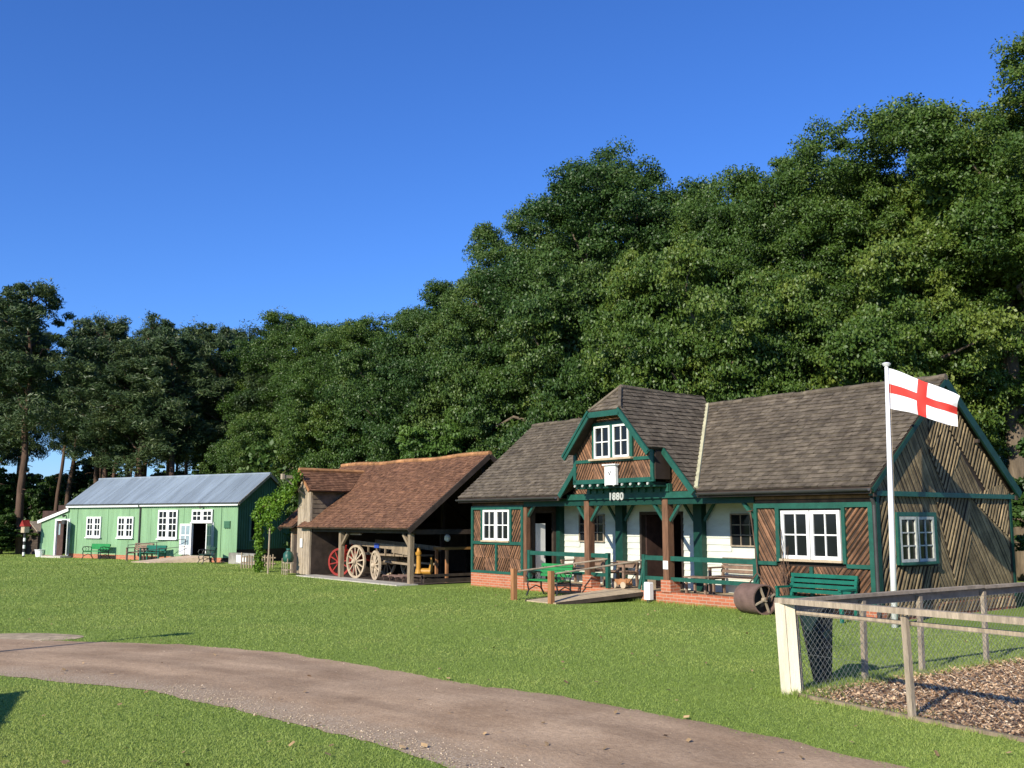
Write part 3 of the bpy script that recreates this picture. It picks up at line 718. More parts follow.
# cross gable roof planes; h = distance from the ridge line, built on both sides
cl = math.hypot(1, CS); V_ = lambda h: ((CZ - CS * h - EAVE) / SL) - .3
for sg in (-1, 1):
    # u = depth (d), v = up the slope from eave h=2.45
    def cfn(u, v, n, sg=sg):
        h = hv - v / cl; return (RC + sg * (h + n * CS / cl), u, CZ - CS * h + .06 + n / cl)
    vh = lambda h: (hv - h) * cl
    pcs = [[(-.3, vh(0)), (-.9, vh(.57)), (V_(.57), vh(.57)), (YR, vh(.22)), (YR + .1, vh(0))],
           [(-.9, vh(.57)), (-.9, vh(1.5)), (V_(1.5), vh(1.5)), (V_(.57), vh(.57))],
           [(-.32, vh(1.5)), (-.32, vh(hv)), (V_(hv), vh(hv)), (V_(1.5), vh(1.5))]]
    b = MB(); k = MB()
    for pc in pcs:
        tiles(b, pc, cfn, .15, .19); k.prism(pc, cfn, -.06, -.012)
    r2 = b.build('gable_roof', M['shingle'], pav); k.build('roof_deck', M['darkwood'], r2)
    # valley flashing
    b = MB(); b.beam((RC + sg * (hv - .02), -.27, EAVE + .13), (RC + sg * .24, YR - .03, RIDGE + .09), .13, .05, (0, -1, 1)); b.build('valley_flashing', M['lead'], r2)
    # barge boards: jettied upper, set-back lower
    for (y, ha, hb, w_) in ((-.93, .57, 1.55, .14), (-.35, 1.45, 2.42, .14)):
        b = MB(); b.beam((RC + sg * ha, y, CZ - CS * ha - .03), (RC + sg * hb, y, CZ - CS * hb - .03), w_, .045, (0, 1, 0))
        b.build('bargeboard', M['green'], pav)
    b = MB(); b.beam((RC + sg * .55, -.965, CZ - CS * .55 + .045), (RC + sg * 1.57, -.965, CZ - CS * 1.57 + .045), .06, .03, (0, 1, 0)); b.build('barge_trim', M['green'], pav)
# half hip
hl = math.hypot(.6, CS * .57)
hfn = lambda u, v, n: (RC + u, -.9 + v * .6 / hl - n * CS * .57 / hl, CZ - CS * .57 + .06 + v * CS * .57 / hl + n * .6 / hl)
b = MB(); tiles(b, [(-.57, 0), (.57, 0), (0, hl)], hfn, .15, .19); hp = b.build('half_hip', M['shingle'], pav)
b = MB(); b.prism([(-.56, 0), (.56, 0), (0, hl - .01)], hfn, -.05, -.012); b.build('roof_deck', M['darkwood'], hp)
b = MB(); b.beam((RC - .6, -.93, CZ - CS * .57 - .03), (RC + .6, -.93, CZ - CS * .57 - .03), .045, .14); b.build('bargeboard', M['green'], pav)
b = MB(); b.tube([(RC, -.32, CZ + .07), (RC, 1.2, CZ + .02), (RC, YR + .2, CZ - .16)], .075, 8)
for sg in (-1, 1): b.tube([(RC, -.32, CZ + .08), (RC + sg * .57, -.9, CZ - CS * .57 + .08)], .05, 6)
b.build('ridge_tile', M['shingle'], hp)
# gable walls
b = MB(); b.prism([(RC - 2.35, EAVE), (RC + 2.35, EAVE), (RC + .1, CZ - .15), (RC - .1, CZ - .15)], FR(.02), -.08, 0)
b.prism([(RC - 1.45, 2.98), (RC + 1.45, 2.98), (RC + 1.45, CZ - CS * 1.45 - .06), (RC + .57, CZ - CS * .57 - .06), (RC - .57, CZ - CS * .57 - .06), (RC - 1.45, CZ - CS * 1.45 - .06)], FR(-.58), -.5, 0)
b.build('gable_wall', M['backing'], pav)
JF = FR(-.585); b = MB()
ztop = lambda h: CZ - CS * h - .07
L_, R_ = RC - 1.48, RC + 1.38
def jp(poly, ang):
    st_ = ang > R(90); battens(b, poly, JF, ang, .085, .026 if st_ else .013, .3 if st_ else .14)
jp([(L_, 3.0), (L_ + .72, 3.0), (L_ + .72, 3.5), (L_, 3.5)], R(150)); jp([(L_ + .72, 3.0), (RC, 3.0), (RC, 3.5), (L_ + .72, 3.5)], R(30))
jp([(RC, 3.0), (R_ - .72, 3.0), (R_ - .72, 3.5), (RC, 3.5)], R(150)); jp([(R_ - .72, 3.0), (R_, 3.0), (R_, 3.5), (R_ - .72, 3.5)], R(30))
jp([(L_, 3.5), (RC - .75, 3.5), (RC - .75, ztop(.75)), (L_, ztop(1.45))], R(30)); jp([(R_, 3.5), (R_, ztop(1.45)), (RC + .75, ztop(.75)), (RC + .75, 3.5)], R(150))
jp([(RC - .75, 4.45), (RC + .75, 4.45), (RC + .57, 4.72), (RC - .57, 4.72)], R(60))
b.build('gable_cladding', M['batten'], pav)
b = MB()
for (u0, u1, v0, v1) in ((L_ - .03, L_ + .07, 2.95, 3.75), (R_ - .07, R_ + .03, 2.95, 3.75), (L_ + .07, R_ - .07, 3.46, 3.54), (L_ - .04, R_ + .04, 2.92, 3.03), (RC - .77, RC - .68, 3.54, 4.46), (RC + .61, RC + .70, 3.54, 4.46), (RC - .68, RC + .61, 4.39, 4.48), (RC - .075, RC + .025, 3.54, 4.39)):
    b.pbox(JF, u0, u1, v0, v1, -.02, .045)
b.build('gable_frame', M['green'], pav)
window(pav, JF, RC - .67, RC - .08, 3.56, 4.38, .02, 1, 2, 2, .05, .028, sill=False); window(pav, JF, RC + .03, RC + .60, 3.56, 4.38, .02, 1, 2, 2, .05, .028, sill=False)
b = MB(); b.pbox(JF, RC - .8, RC + .75, 3.5, 3.55, .02, .15); b.build('window_shelf', M['plank'], pav)
b = MB()
for i in range(10):
    x = L_ + .12 + i * .295; b.box(x - .035, x + .035, -.68, -.1, 2.84, 2.92)
b.box(L_ - .02, R_ + .02, -.55, -.05, 2.80, 2.84)
jo = b.build('jetty_joist', M['dark_or_shaded_green'], pav)
for i in range(10):
    b = MB(); x = L_ + .12 + i * .295; b.tube([(x, -.69, 2.87), (x, -.72, 2.87)], .033, 8); b.build('joist_end', M['dimwhite'], jo)
# lower gable triangles
for sg in (-1, 1):
    b = MB(); P_ = [(RC + sg * 1.2, 2.70), (RC + sg * 2.3, 2.70), (RC + sg * 1.2, CZ - CS * 1.2 - .1)]
    battens(b, P_, FR(.018), R(40 if sg < 0 else 140), .085, .022)
    b.build('gable_cladding', M['batten'], pav)
# clock
b = MB(); b.pbox(JF, RC - .2, RC + .2, 2.87, 3.36, .05, .14); b.pbox(JF, RC - .24, RC + .24, 3.36, 3.39, .04, .19); ck = b.build('clock', M['white'], pav)
b = MB(); b.ring(lambda u, v, n: JF(RC + u, 3.12 + v, n), .0, .15, .14, .147, 24); b.build('clock_face', M['lampw'], ck)
for (dx, dz, w_) in ((-.05, .08, .018), (.055, .11, .013)):
    b = MB(); b.beam(JF(RC, 3.12, .152 + w_ * .2), JF(RC + dx, 3.12 + dz, .152 + w_ * .2), w_, .006, (0, 1, 0)); b.build('clock_hand', M['iron'], ck)
for i in range(12):
    a = i * math.pi / 6; b = MB(); b.beam(JF(RC + .125 * math.sin(a), 3.12 + .125 * math.cos(a), .15), JF(RC + .145 * math.sin(a), 3.12 + .145 * math.cos(a), .15), .01, .004, (0, 1, 0)); b.build('hour_mark', M['iron'], ck)
# eaves: fascia, gutter
for a, c in ((-.33, RC - hv - .05), (RC + hv + .05, LEN + .09)):
    b = MB(); b.box(a, c, -.31, -.28, EAVE - .10, EAVE + .02); b.box(a, c, -.28, .02, EAVE - .05, EAVE - .03)
    b.build('fascia', M['darkwood'], pav)
for a, c in ((-.33, RC - hv - .1), (RC + hv + .1, LEN + .09)):
    b = MB()
    for i in range(6):
        t0 = math.pi + i * math.pi / 6; t1 = t0 + math.pi / 6
        for r_ in (.055,):
            b.face([(a, -.37 + r_ * math.cos(t0), EAVE + r_ * math.sin(t0)), (c, -.37 + r_ * math.cos(t0), EAVE + r_ * math.sin(t0)), (c, -.37 + r_ * math.cos(t1), EAVE + r_ * math.sin(t1)), (a, -.37 + r_ * math.cos(t1), EAVE + r_ * math.sin(t1))])
    b.build('gutter', M['gutter'], pav)
# main gable bargeboards
for x, m_, w_ in ((LEN + .1, 'shaded_bargegreen', .19), (-.37, 'darkwood', .12)):
    for sg in (-1, 1):
        b = MB(); b.beam((x, YR, RIDGE - .03), (x, YR + sg * (YR + (.3 if sg > 0 else .26)), EAVE - .04), (w_ if sg > 0 else .1), .05, (1, 0, 0)); b.build('bargeboard', M[m_], pav)
b = MB(); b.box(LEN, LEN + .09, -.2, -.1, 2.46, 2.56); b.box(LEN, LEN + .09, DEP + .12, DEP + .22, 2.46, 2.56); b.box(LEN, LEN + .09, YR + 1.25, YR + 1.33, 3.72, 3.8); b.build('purlin_end', M['darkwood'], pav)
# veranda railings
def railing(s0, s1, posts, brace=None):
    b = MB(); b.box(s0, s1, .02, .08, 1.02, 1.13); b.box(s0, s1, .02, .08, .54, .63); r_ = b.build('railing', M['green'], pav)
    for s in posts:
        b = MB(); b.box(s - .05, s + .05, 0, .1, .25, 1.15); b.build('rail_post', M['green'], r_)
    if brace is not None:
        b = MB(); b.beam((brace, -.02, .3), (brace + .16, .03, 1.05), .05, .06); b.build('rail_brace', M['green'], r_)
railing(2.72, 6.1, (2.78, 6.05)); railing(7.32, 10.92, (7.38, 10.86), 7.26)
b = MB(); b.box(8.12, 8.28, -.055, -.045, .82, 1.02); b.build('notice', M['white'], pav)

# ---- wooden ramp with handrails
rp = thing('wooden_ramp', 'wooden plank ramp with rail posts climbing to the pavilion veranda', 'ramp', W(6.1, -2.3), RZ)
def RF(u, v): # u across 0..1, v along 0..1
    return (-.5 + 1.15 * u + v * .62, v * 2.3)
b = MB(); n_ = 16
for i in range(n_):
    v0 = i / n_ + .004; v1 = (i + 1) / n_ - .004; c = [(*RF(0, v0),), (*RF(1, v0),), (*RF(1, v1),), (*RF(0, v1),)]; zz = [.03 + v0 * .22, .03 + v0 * .22, .03 + v1 * .22, .03 + v1 * .22]
    b.hexa([(p[0], p[1], z - .03) for p, z in zip(c, zz)] + [(p[0], p[1], z) for p, z in zip(c, zz)])
b.build('deck', M['plank'], rp)
b = MB()
for u in (-.02, 1.02):
    p = RF(u, 0); q = RF(u, 1); b.beam((*p, .0), (*q, .19), .05, .09)
b.build('edge_beam', M['darkwood'], rp)
for (x, y) in ((-1.04, .03), (.47, 0)):
    b = MB(); b.box(x - .06, x + .06, y - .06, y + .06, 0, .78); b.build('post', M['orange'], rp)
for (x, y, x1) in ((-1.04, .03, -.02), (.47, 0, 1.22)):
    b = MB(); b.tube([(x, y, .70), (x1, 2.32, 1.0)], .022, 8); b.build('handrail', M['grain'], rp)

# ================================================================== benches
def slat_bench(name, label, L, m, legm, loc, rz, group=None, style='wood', backh=.82):
    t = thing(name, label, 'bench', loc, rz, group)
    b = MB()
    for i in range(4): b.box(-L / 2, L / 2, -.28 + i * .11, -.28 + i * .11 + .085, .40, .43)
    b.build('seat', M[m], t)
    b = MB()
    for i in range(4):
        z = .50 + i * (backh - .5) / 3.2; y = .19 + (z - .43) * .22; b.box(-L / 2, L / 2, y - .012, y + .014, z, z + .075)
    b.build('backrest', M[m], t)
    for sx in (-1, 1):
        x = sx * (L / 2 - .04); b = MB()
        if style == 'iron':
            b.tube([(x, -.34, 0), (x, -.26, .15), (x, -.30, .30), (x, -.26, .40), (x, -.33, .52), (x, -.28, .62), (x, -.1, .64), (x, .2, .60)], .022, 6)
            b.tube([(x, .32, 0), (x, .2, .18), (x, .19, .42), (x, .30, backh + .03)], .024, 6)
            b.tube([(x, -.28, .37), (x, .2, .37)], .02, 6); b.tube([(x, -.26, .15), (x, 0, .26), (x, .22, .18)], .016, 6)
            b.tube([(x, -.16, .42), (x, -.1, .52), (x, -.18, .60)], .013, 5); b.tube([(x, 0, .42), (x, .06, .52), (x, 0, .61)], .013, 5)
        else:
            b.box(x - .03, x + .03, -.28, -.22, 0, .62); b.box(x - .03, x + .03, -.30, .24, .60, .64); b.box(x - .03, x + .03, -.22, .22, .34, .40)
            b.beam((x, .24, 0), (x, .22, .45), .06, .06, (0, 1, 0)); b.beam((x, .21, .42), (x, .31, backh + .04), .06, .05, (0, 1, 0))
        b.build('leg', M[legm], t)
    return t
slat_bench('garden_bench', 'bright green slatted bench with black iron ends beside the ramp', 1.2, 'brightgreen', 'iron', W(4.62, -.72), RZ + R(4), style='iron', backh=.78)
slat_bench('garden_bench', 'dark green bench under the wide white window of the pavilion', 1.6, 'benchgreen', 'benchgreen', W(12.75, -.42), RZ, backh=.84)
slat_bench('garden_bench', 'brown timber bench on the veranda beneath the right window', 1.7, 'benchwood', 'benchwood', W(9.75, .95, .24), RZ, backh=.8)
slat_bench('garden_bench', 'brown timber bench behind the left veranda railing', 1.3, 'benchwood', 'benchwood', W(4.0, 1.0, .24), RZ, backh=.75)
slat_bench('garden_bench', 'short timber bench by the doorway, left of the open door', .8, 'benchwood', 'benchwood', W(5.75, .8, .24), RZ, backh=.6)
# low table on the veranda
t = thing('low_table', 'low brown slatted table in front of the right veranda bench', 'table', W(8.75, .55, .24), RZ)
b = MB()
for i in range(4): b.box(-.35, .35, -.2 + i * .1, -.2 + i * .1 + .08, .38, .41)
b.build('table_top', M['benchwood'], t)
for sx in (-1, 1):
    for sy in (-1, 1):
        b = MB(); b.box(sx * .3 - .025, sx * .3 + .025, sy * .15 - .025, sy * .15 + .025, 0, .38); b.build('leg', M['benchwood'], t)
# toy cart by the ramp top
t = thing('toy_cart', 'small wooden toy cart with an orange tray by the ramp top', 'cart', W(6.15, .45, .24), RZ + .2)
b = MB(); b.box(-.22, .22, -.14, .14, .1, .13); b.box(-.22, .22, -.14, -.12, .13, .24); b.box(-.22, .22, .12, .14, .13, .24); b.box(-.22, -.2, -.12, .12, .13, .22); b.build('tray', M['orange'], t)
for sx in (-1, 1):
    for sy in (-1, 1):
        b = MB(); b.ring(lambda u, v, n, sx=sx, sy=sy: (sx * .14 + u, sy * (.15 + n), .09 + v), .0, .085, .0, .02, 14); b.build('wheel', M['cream'], t)
b = MB(); b.tube([(.2, 0, .12), (.42, 0, .38)], .012, 6); b.tube([(.42, -.08, .38), (.42, .08, .38)], .014, 6); b.build('handle', M['iron'], t)
for (s, d, c_, lb) in ((6.55, 1.0, 'cream', 'small cream painted crate on the veranda left of the doorway'), (7.75, .6, 'red', 'small red crate on the floor beneath the right railing')):
    t = thing('crate', lb, 'crate', W(s, d, .24), RZ + random.uniform(-.2, .2))
    for sy in (-1, 1):
        b = MB()
        for i in range(3): b.box(-.18, .18, sy * .12 - .008, sy * .12 + .008, .02 + i * .08, .08 + i * .08)
        b.build('side', M[c_], t)
    for sx in (-1, 1):
        b = MB(); b.box(sx * .18 - .008, sx * .18 + .008, -.112, .112, .0, .26); b.build('end', M[c_], t)
    b = MB(); b.box(-.17, .17, -.11, .11, .005, .015); b.build('base', M[c_], t)
# white meter box
t = thing('meter_box', 'white upright meter box on the lawn against the brick plinth', 'box', W(7.78, -.22), RZ)
b = MB(); b.prism([(-.1, .08), (.1, .08), (.1, .46), (.08, .5), (-.08, .5), (-.1, .46)], lambda u, v, n: (u, n, v), -.06, .06); b.build('body', M['white'], t)
b = MB(); b.pbox(lambda u, v, n: (u, -.06 - n, v), -.08, .08, .12, .42, 0, .008); b.build('door', M['lampw'], t); b = MB(); b.box(-.03, .03, -.03, .03, 0, .08); b.build('stem', M['iron'], t)

# ---- iron garden roller
t = thing('garden_roller', 'large rusty iron lawn roller with a spoked end by the veranda', 'roller', W(11.22, -.45), RZ + R(-13))
rr = .32
b = MB(); b.ring(lambda u, v, n: (n, u, rr + v), rr - .03, rr, -.34, .34, 40); b.build('drum', M['rust'], t, smooth=False)
for sx in (-1, 1):
    f_ = lambda u, v, n, sx=sx: (sx * (.26 + n), u, rr + v)
    b = MB(); b.ring(f_, .0, .05, 0, .1, 12)
    for k in range(4):
        a = R(22) + k * math.pi / 2; b.beam(f_(0, 0, .05), f_(.3 * math.cos(a), .3 * math.sin(a), .05), .03, .05, (1, 0, 0))
    b.build('end_spokes', M['grain'], t)
    b = MB(); b.ring(lambda u, v, n, sx=sx: (sx * (.17 + n), u, rr + v), 0, .29, 0, .01, 24); b.build('inner_plate', M['iron'], t)
b = MB(); b.tube([(-.39, 0, rr), (-.38, .12, .6), (-.22, .25, .85), (-.35, .33, 1.3), (-.52, .34, 2.2)], .016, 8); b.tube([(.38, 0, rr), (.36, .1, .55), (-.22, .25, .85)], .016, 8); b.tube([(-.6, .34, 2.19), (-.44, .34, 2.21)], .016, 8)
b.build('handle', M['stem'], t)
# bare rose stems
t = MB()
for k in range(9):
    x = .05 + random.uniform(-.06, .06); pts = [(x, 0, 0)]; zz = random.uniform(.9, 1.9)
    dx = random.uniform(-.25, .22)
    for i in range(1, 7): pts.append((x + dx * i / 6 + random.uniform(-.05, .05), .02 - random.uniform(0, .06), zz * i / 6))
    t.tube(pts, [.014 - .0017 * i for i in range(7)], 5)
o = t.build('climbing_rose', M['stem']); o.location = W(11.75, -.1); o.rotation_euler = (0, 0, RZ)
tag(o, 'bare climbing rose stems against the brown battens beside the roller', 'climber')

# ================================================================== flagpole and flag
t = thing('flagpole', 'tall white flagpole standing at the pavilion corner', 'flagpole', W(14.6, -.6)); t.rotation_euler = (R(.4), R(0.9), 0)
b = MB(); b.tube([(0, 0, 0), (0, 0, 2.2), (0, 0, 4.95)], [.062, .05, .034], 16); b.build('pole', M['lampw'], t, smooth=True)
b = MB(); b.tube([(0, 0, 4.95), (0, 0, 5.0), (0, 0, 5.02)], [.05, .09, .05], 14); b.build('finial', M['lampw'], t)
b = MB(); b.tube([(.05, -.03, .9), (.055, -.035, 4.9)], .004, 5); b.build('halyard', M['grain'], t)
fm = MB(); NX, NZ = 60, 36; FLN, FH = 1.28, .80
fa = RZ + R(24)
def fp(u, v):
    x = u * FLN; wave = .11 * math.sin(u * 7.5 + v * 2.6 + .4) * (u ** .6) + .06 * math.sin(u * 15 - v * 5.2 + 1) * u + .03 * math.sin(u * 24 + v * 7) * u * v + .03 * math.sin(u * 5 + v * 9) * u
    drop = -.52 * u - .14 * u * u; drop += .035 * math.sin(u * 7 + v * 2) * u
    h = FH * (1 - .30 * u)
    x -= .04 * math.sin(v * 3) * u + .09 * (1 - v) * u
    return (math.cos(fa) * x - math.sin(fa) * wave, math.sin(fa) * x + math.cos(fa) * wave, drop + (v - 1) * h)
for i in range(NX):
    for j in range(NZ):
        u0, u1, v0, v1 = i / NX, (i + 1) / NX, j / NZ, (j + 1) / NZ
        uc, vc = (u0 + u1) / 2, (v0 + v1) / 2
        fm.cur = 1 if abs(vc - .5) < .098 or abs(uc - .5) < .062 else 0
        fm.face([fp(u0, v0), fp(u1, v0), fp(u1, v1), fp(u0, v1)])
fm.cur = 2
o = fm.build('flag', [M['flagwhite'], M['flagred']]); o.location = W(14.6, -.6, 4.93); o.location.x += .10
# merge verts for smooth folds
import bmesh
bm = bmesh.new(); bm.from_mesh(o.data); bmesh.ops.remove_doubles(bm, verts=bm.verts, dist=1e-5)
for f_ in bm.faces: f_.smooth = True
bm.to_mesh(o.data); bm.free()
tag(o, 'white flag with a red upright cross flying from the pole', 'flag')
for i, v in enumerate((.98, .04)):
    p = fp(0, v); b = MB(); b.ring(lambda a, c, n: (p[0] - .03 + a, p[1] + n, p[2] + c), .012, .02, -.004, .004, 10); b.build('toggle', M['iron'], o)

# ================================================================== wire fence in the foreground
fc = thing('post_and_rail_fence', 'weathered post and rail fence with wire netting round the bark bed', 'fence', (3.2, 11.93, 0))
fl = lambda t, z, o_=0: (FD[0] * t - FD[1] * o_, FD[1] * t + FD[0] * o_, z)   # o_>0 : inside
rl = lambda t, z, o_=0: (RD[0] * t + RD[1] * o_, RD[1] * t - RD[0] * o_, z)
cp = MB()
an = math.atan2(FD[1], FD[0])
# corner post: two pale boards on the sunny face, grey core behind
ux = Vector((.93, -.37, 0)).normalized(); uy = Vector((-ux.y, ux.x, 0))
def cpt(u, v, n): p = ux * (u - .02 + .04 * (1 - v)) - uy * n; return (p.x, p.y, v)
cp.pbox(cpt, -.10, .012, 0, 1.04, .0, .05); cp.pbox(cpt, .017, .125, 0, 1.035, .0, .05); cp.build('corner_post', M['pale'], fc)
cp = MB(); cp.pbox(cpt, -.02, .14, 0, 1.03, -.12, -.001); cp.build('corner_core', M['grey'], fc)
# front posts and rails
for t_ in (1.68, 3.3, 5.0, 6.7):
    b = MB(); b.beam(fl(t_, 0), fl(t_ - .03, 1.02), .058, .06, (FD[0], FD[1], 0)); b.build('post', M['grey'], fc)
for t0, t1 in ((-.1, 3.3), (3.305, 6.8)):
    b = MB(); b.beam(fl(t0, 1.065, -.03), fl(t1, 1.065 + .02, -.03), .10, .062); b.build('rail', M['grey'], fc)
    b = MB(); b.beam(fl(t0 + .16, .935, .085), fl(t1, .95, .085), .05, .045); b.build('lower_rail', M['grey'], fc)
rt = [1.45, 2.68, 4.25, 5.7, 7.2, 8.7]
for t_ in rt:
    b = MB(); b.beam(rl(t_, 0), rl(t_ + .02, 1.0), .055, .065, (RD[0], RD[1], 0)); b.build('post', M['grain'], fc)
for t0, t1 in ((.1, 4.25), (4.255, 8.7)):
    b = MB(); b.beam(rl(t0, 1.06), rl(t1, 1.07), .10, .04); b.build('rail', M['grain'], fc)
    b = MB(); b.beam(rl(t0, .985, -.055), rl(t1, .985, -.055), .03, .09); b.build('lower_rail', M['grain'], fc)
def netting(f_, t0, t1, z0, z1, pitch, off, r=.0015):
    b = MB(); H_ = z1 - z0; n_ = int((t1 - t0 + H_) / pitch)
    for sg in (1, -1):
        for i in range(n_):
            a = t0 - H_ + i * pitch if sg > 0 else t0 + i * pitch
            ts = [max(0, (t0 - a) / H_), min(1, (t1 - a) / H_)] if sg > 0 else [max(0, (a - t1) / H_), min(1, (a - t0) / H_)]
            if ts[1] <= ts[0]: continue
            pts = [f_(a + sg * q * H_, z0 + q * H_, off + sg * .002) for q in ts]
            b.tube(pts, r, 3, False)
    for z in (z0, z1, (z0 + z1) / 2): b.tube([f_(t0, z, off), f_(t1, z, off)], r * 1.2, 4, False)
    return b
netting(fl, .1, 6.7, .03, .93, .085, .045).build('netting', M['wire'], fc)
netting(rl, .1, 8.7, .03, .95, .085, .05).build('netting', M['wire'], fc)
b = MB(); b.beam(fl(.1, .012), fl(6.8, .012), .05, .05); b.build('edging_board', M['postgrey'], fc)
# dark tapered bin behind the corner
t = thing('litter_bin', 'dark green tapered litter bin behind the fence corner', 'bin', (3.80, 12.8, 0))
b = MB()
b.tube([(.06, 0, .02), (.03, 0, .5), (0, 0, .9)], [.10, .15, .205], 20, cap=False); b.tube([(.06, 0, .02), (.06, 0, .03)], .10, 20)
b.build('body', mat('dark_plastic', (.012, .028, .028), .55, .2), t)
b = MB(); b.ring(lambda u, v, n: (u, v, n), .195, .225, .88, .93, 24); b.build('rim', M['iron'], t)
for k in range(8):
    a = k * math.pi / 4; 
    if k % 2 == 0:
        b = MB(); b.tube([(.06 + .105 * math.cos(a), .105 * math.sin(a), .03), (.21 * math.cos(a), .21 * math.sin(a), .9)], .012, 5); b.build('rib', M['iron'], t)

# ================================================================== tiled cart barn
ba = thing('cart_barn', 'open fronted cart barn with a long red-brown clay tile roof', 'barn', W(0, 0), RZ)
BS0, BS1, BD0, BD1, BE, BR = -10.5, -1.15, -1.6, 4.6, 1.70, 4.14
BY = (BD0 + BD1) / 2; bl = math.hypot(BY - BD0, BR - BE); bc, bs = (BY - BD0) / bl, (BR - BE) / bl
def sag(u): return -.05 * math.sin((u - BS0) / (BS1 - BS0) * math.pi) + .02 * math.sin(u * 1.7)
bF = lambda u, v, n: (u, BD0 + v * bc - n * bs, BE + .05 + v * bs + n * bc + sag(u) * (v / bl))
bB = lambda u, v, n: (u, BD1 - v * bc + n * bs, BE + .05 + v * bs + n * bc + sag(u) * (v / bl))
BFP = [[(-8.95, 0), (BS1, 0), (BS1, bl), (-8.95, bl)], [(-9.4, .38), (-8.95, .38), (-8.95, bl), (-9.4, bl)], [(BS0, 0), (-9.4, 0), (-9.4, bl), (BS0 - .9, bl)]]
b = MB()
for P_ in BFP: tiles(b, P_, bF, .10, .17, .02)
tiles(b, [(BS0, 0), (BS1, 0), (BS1, bl), (BS0 - .9, bl)], bB, .25, .5, .02)
rf = b.build('roof', M['clay'], ba)
b = MB(); 
for k in range(8):
    u0 = BS0 + (BS1 - BS0) * k / 8; u1 = BS0 + (BS1 - BS0) * (k + 1) / 8
    b.prism([(u0, 0), (u1, 0), (u1, bl), (u0, bl)], bB, -.07, -.012)
    for P_ in BFP:
        q_ = clip(clip(P_, -1, 0, -u0), 1, 0, u1)
        if len(q_) > 2: b.prism(q_, bF, -.07, -.012)
b.build('roof_deck', M['darkwood'], rf)
b = MB(); x = BS0 - .9
while x < BS1:
    b.tube([(x, BY, BR + .05 + sag(x)), (min(x + .32, BS1 + .02), BY, BR + .055 + sag(x))], .085, 8); x += .31
b.build('ridge_tile', M['claytop'], rf)
for x, xr in ((BS1 + .02, BS1 + .02), (BS0 - .02, BS0 - .92)):
    for e_ in (BD0, BD1):
        b = MB(); b.beam((xr, BY, BR - .04), (x, e_, BE - .05), .16, .04, (1, 0, 0)); b.build('bargeboard', M['darkwood'], ba)
# posts, plates, trusses
for i, (s, m_) in enumerate(((-6.2, 'postgrey'), (-1.62, 'postgrey'))):
    b = MB(); b.box(s - .075, s + .075, -1.28, -1.13, 0, 1.58)
    b.beam((s, -1.2, 1.1), (s + (.45 if i == 0 else -.45), -1.2, 1.55), .08, .09, (0, 1, 0)); b.build('post', M[m_], ba)
b = MB(); b.box(-8.3, -1.45, -1.28, -1.12, 1.58, 1.72); b.build('wall_plate', M['darkwood'], ba)
b = MB()
for s in (-1.55, -3.9, -6.27):
    b.box(s - .07, s + .07, -1.1, 4.3, 1.55, 1.7)
    b.beam((s, -1.2, 1.95), (s, BY, BR - .15), .1, .1, (1, 0, 0)); b.beam((s, 4.2, 1.95), (s, BY, BR - .15), .1, .1, (1, 0, 0)); b.box(s - .05, s + .05, BY - .06, BY + .06, 1.7, BR - .2)
b.build('truss', M['darkwood'], ba)
for s in (-1.55, -3.9, -6.27):
    b = MB(); b.box(s - .08, s + .08, 4.1, 4.26, 0, 1.6); b.build('inner_post', M['darkwood'], ba); b = MB(); b.box(s - .05, s + .05, 1.4, 1.52, 0, 1.56); b.build('inner_post', M['darkwood'], ba)
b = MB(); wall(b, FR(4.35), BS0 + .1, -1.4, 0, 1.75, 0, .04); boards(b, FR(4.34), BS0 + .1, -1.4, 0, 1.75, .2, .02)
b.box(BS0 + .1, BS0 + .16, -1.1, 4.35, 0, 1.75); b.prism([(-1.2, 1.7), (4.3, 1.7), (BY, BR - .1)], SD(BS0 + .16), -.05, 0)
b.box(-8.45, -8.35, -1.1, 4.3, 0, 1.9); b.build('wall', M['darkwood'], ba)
# left plank wall and door
b = MB(); boards(b, FR(-1.15), BS0 + .1, -9.4, .0, 1.68, .14, .018, holes=[(-10.2, -9.7, 0, 1.45)]); b.box(BS0 + .1, -9.4, -1.14, -1.1, 1.45, 1.7); b.build('plank_wall', M['post'], ba)
b = MB(); b.box(-10.2, -9.7, -1.12, -1.08, 0, 1.45); b.build('door', M['darkwood'], ba)
b = MB(); b.box(-10.28, -10.2, -1.2, -1.1, 0, 1.55); b.box(-9.7, -9.62, -1.2, -1.1, 0, 1.55); b.build('door_frame', M['grey'], ba)
# hoist tower
TS0, TS1, TC = -9.4, -8.35, -8.9
b = MB(); x = TS0
while x < TS1 - .02:
    w_ = min(random.uniform(.12, .2), TS1 - x); zt = 3.05 + (.70 - abs(x + w_ / 2 - (TS0 + TS1) / 2)) * .85
    b.box(x + .003, x + w_ - .003, -1.33 - random.uniform(.03, .06), -1.30, 0 + random.uniform(0, .04), zt); x += w_
b.build('tower_front', M['grey'], ba)
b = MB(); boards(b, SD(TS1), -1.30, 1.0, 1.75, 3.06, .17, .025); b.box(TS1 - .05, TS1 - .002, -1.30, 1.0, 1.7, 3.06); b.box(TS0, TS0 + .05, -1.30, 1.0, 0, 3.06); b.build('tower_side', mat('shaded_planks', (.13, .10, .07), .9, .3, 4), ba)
b = MB(); b.box(TS1 - .06, TS1 + .0, -1.29, -1.1, 0, 1.7); b.build('side_planks', M['darkwood'], ba)
tcx = (TS0 + TS1) / 2; tl = math.hypot(1, .88)
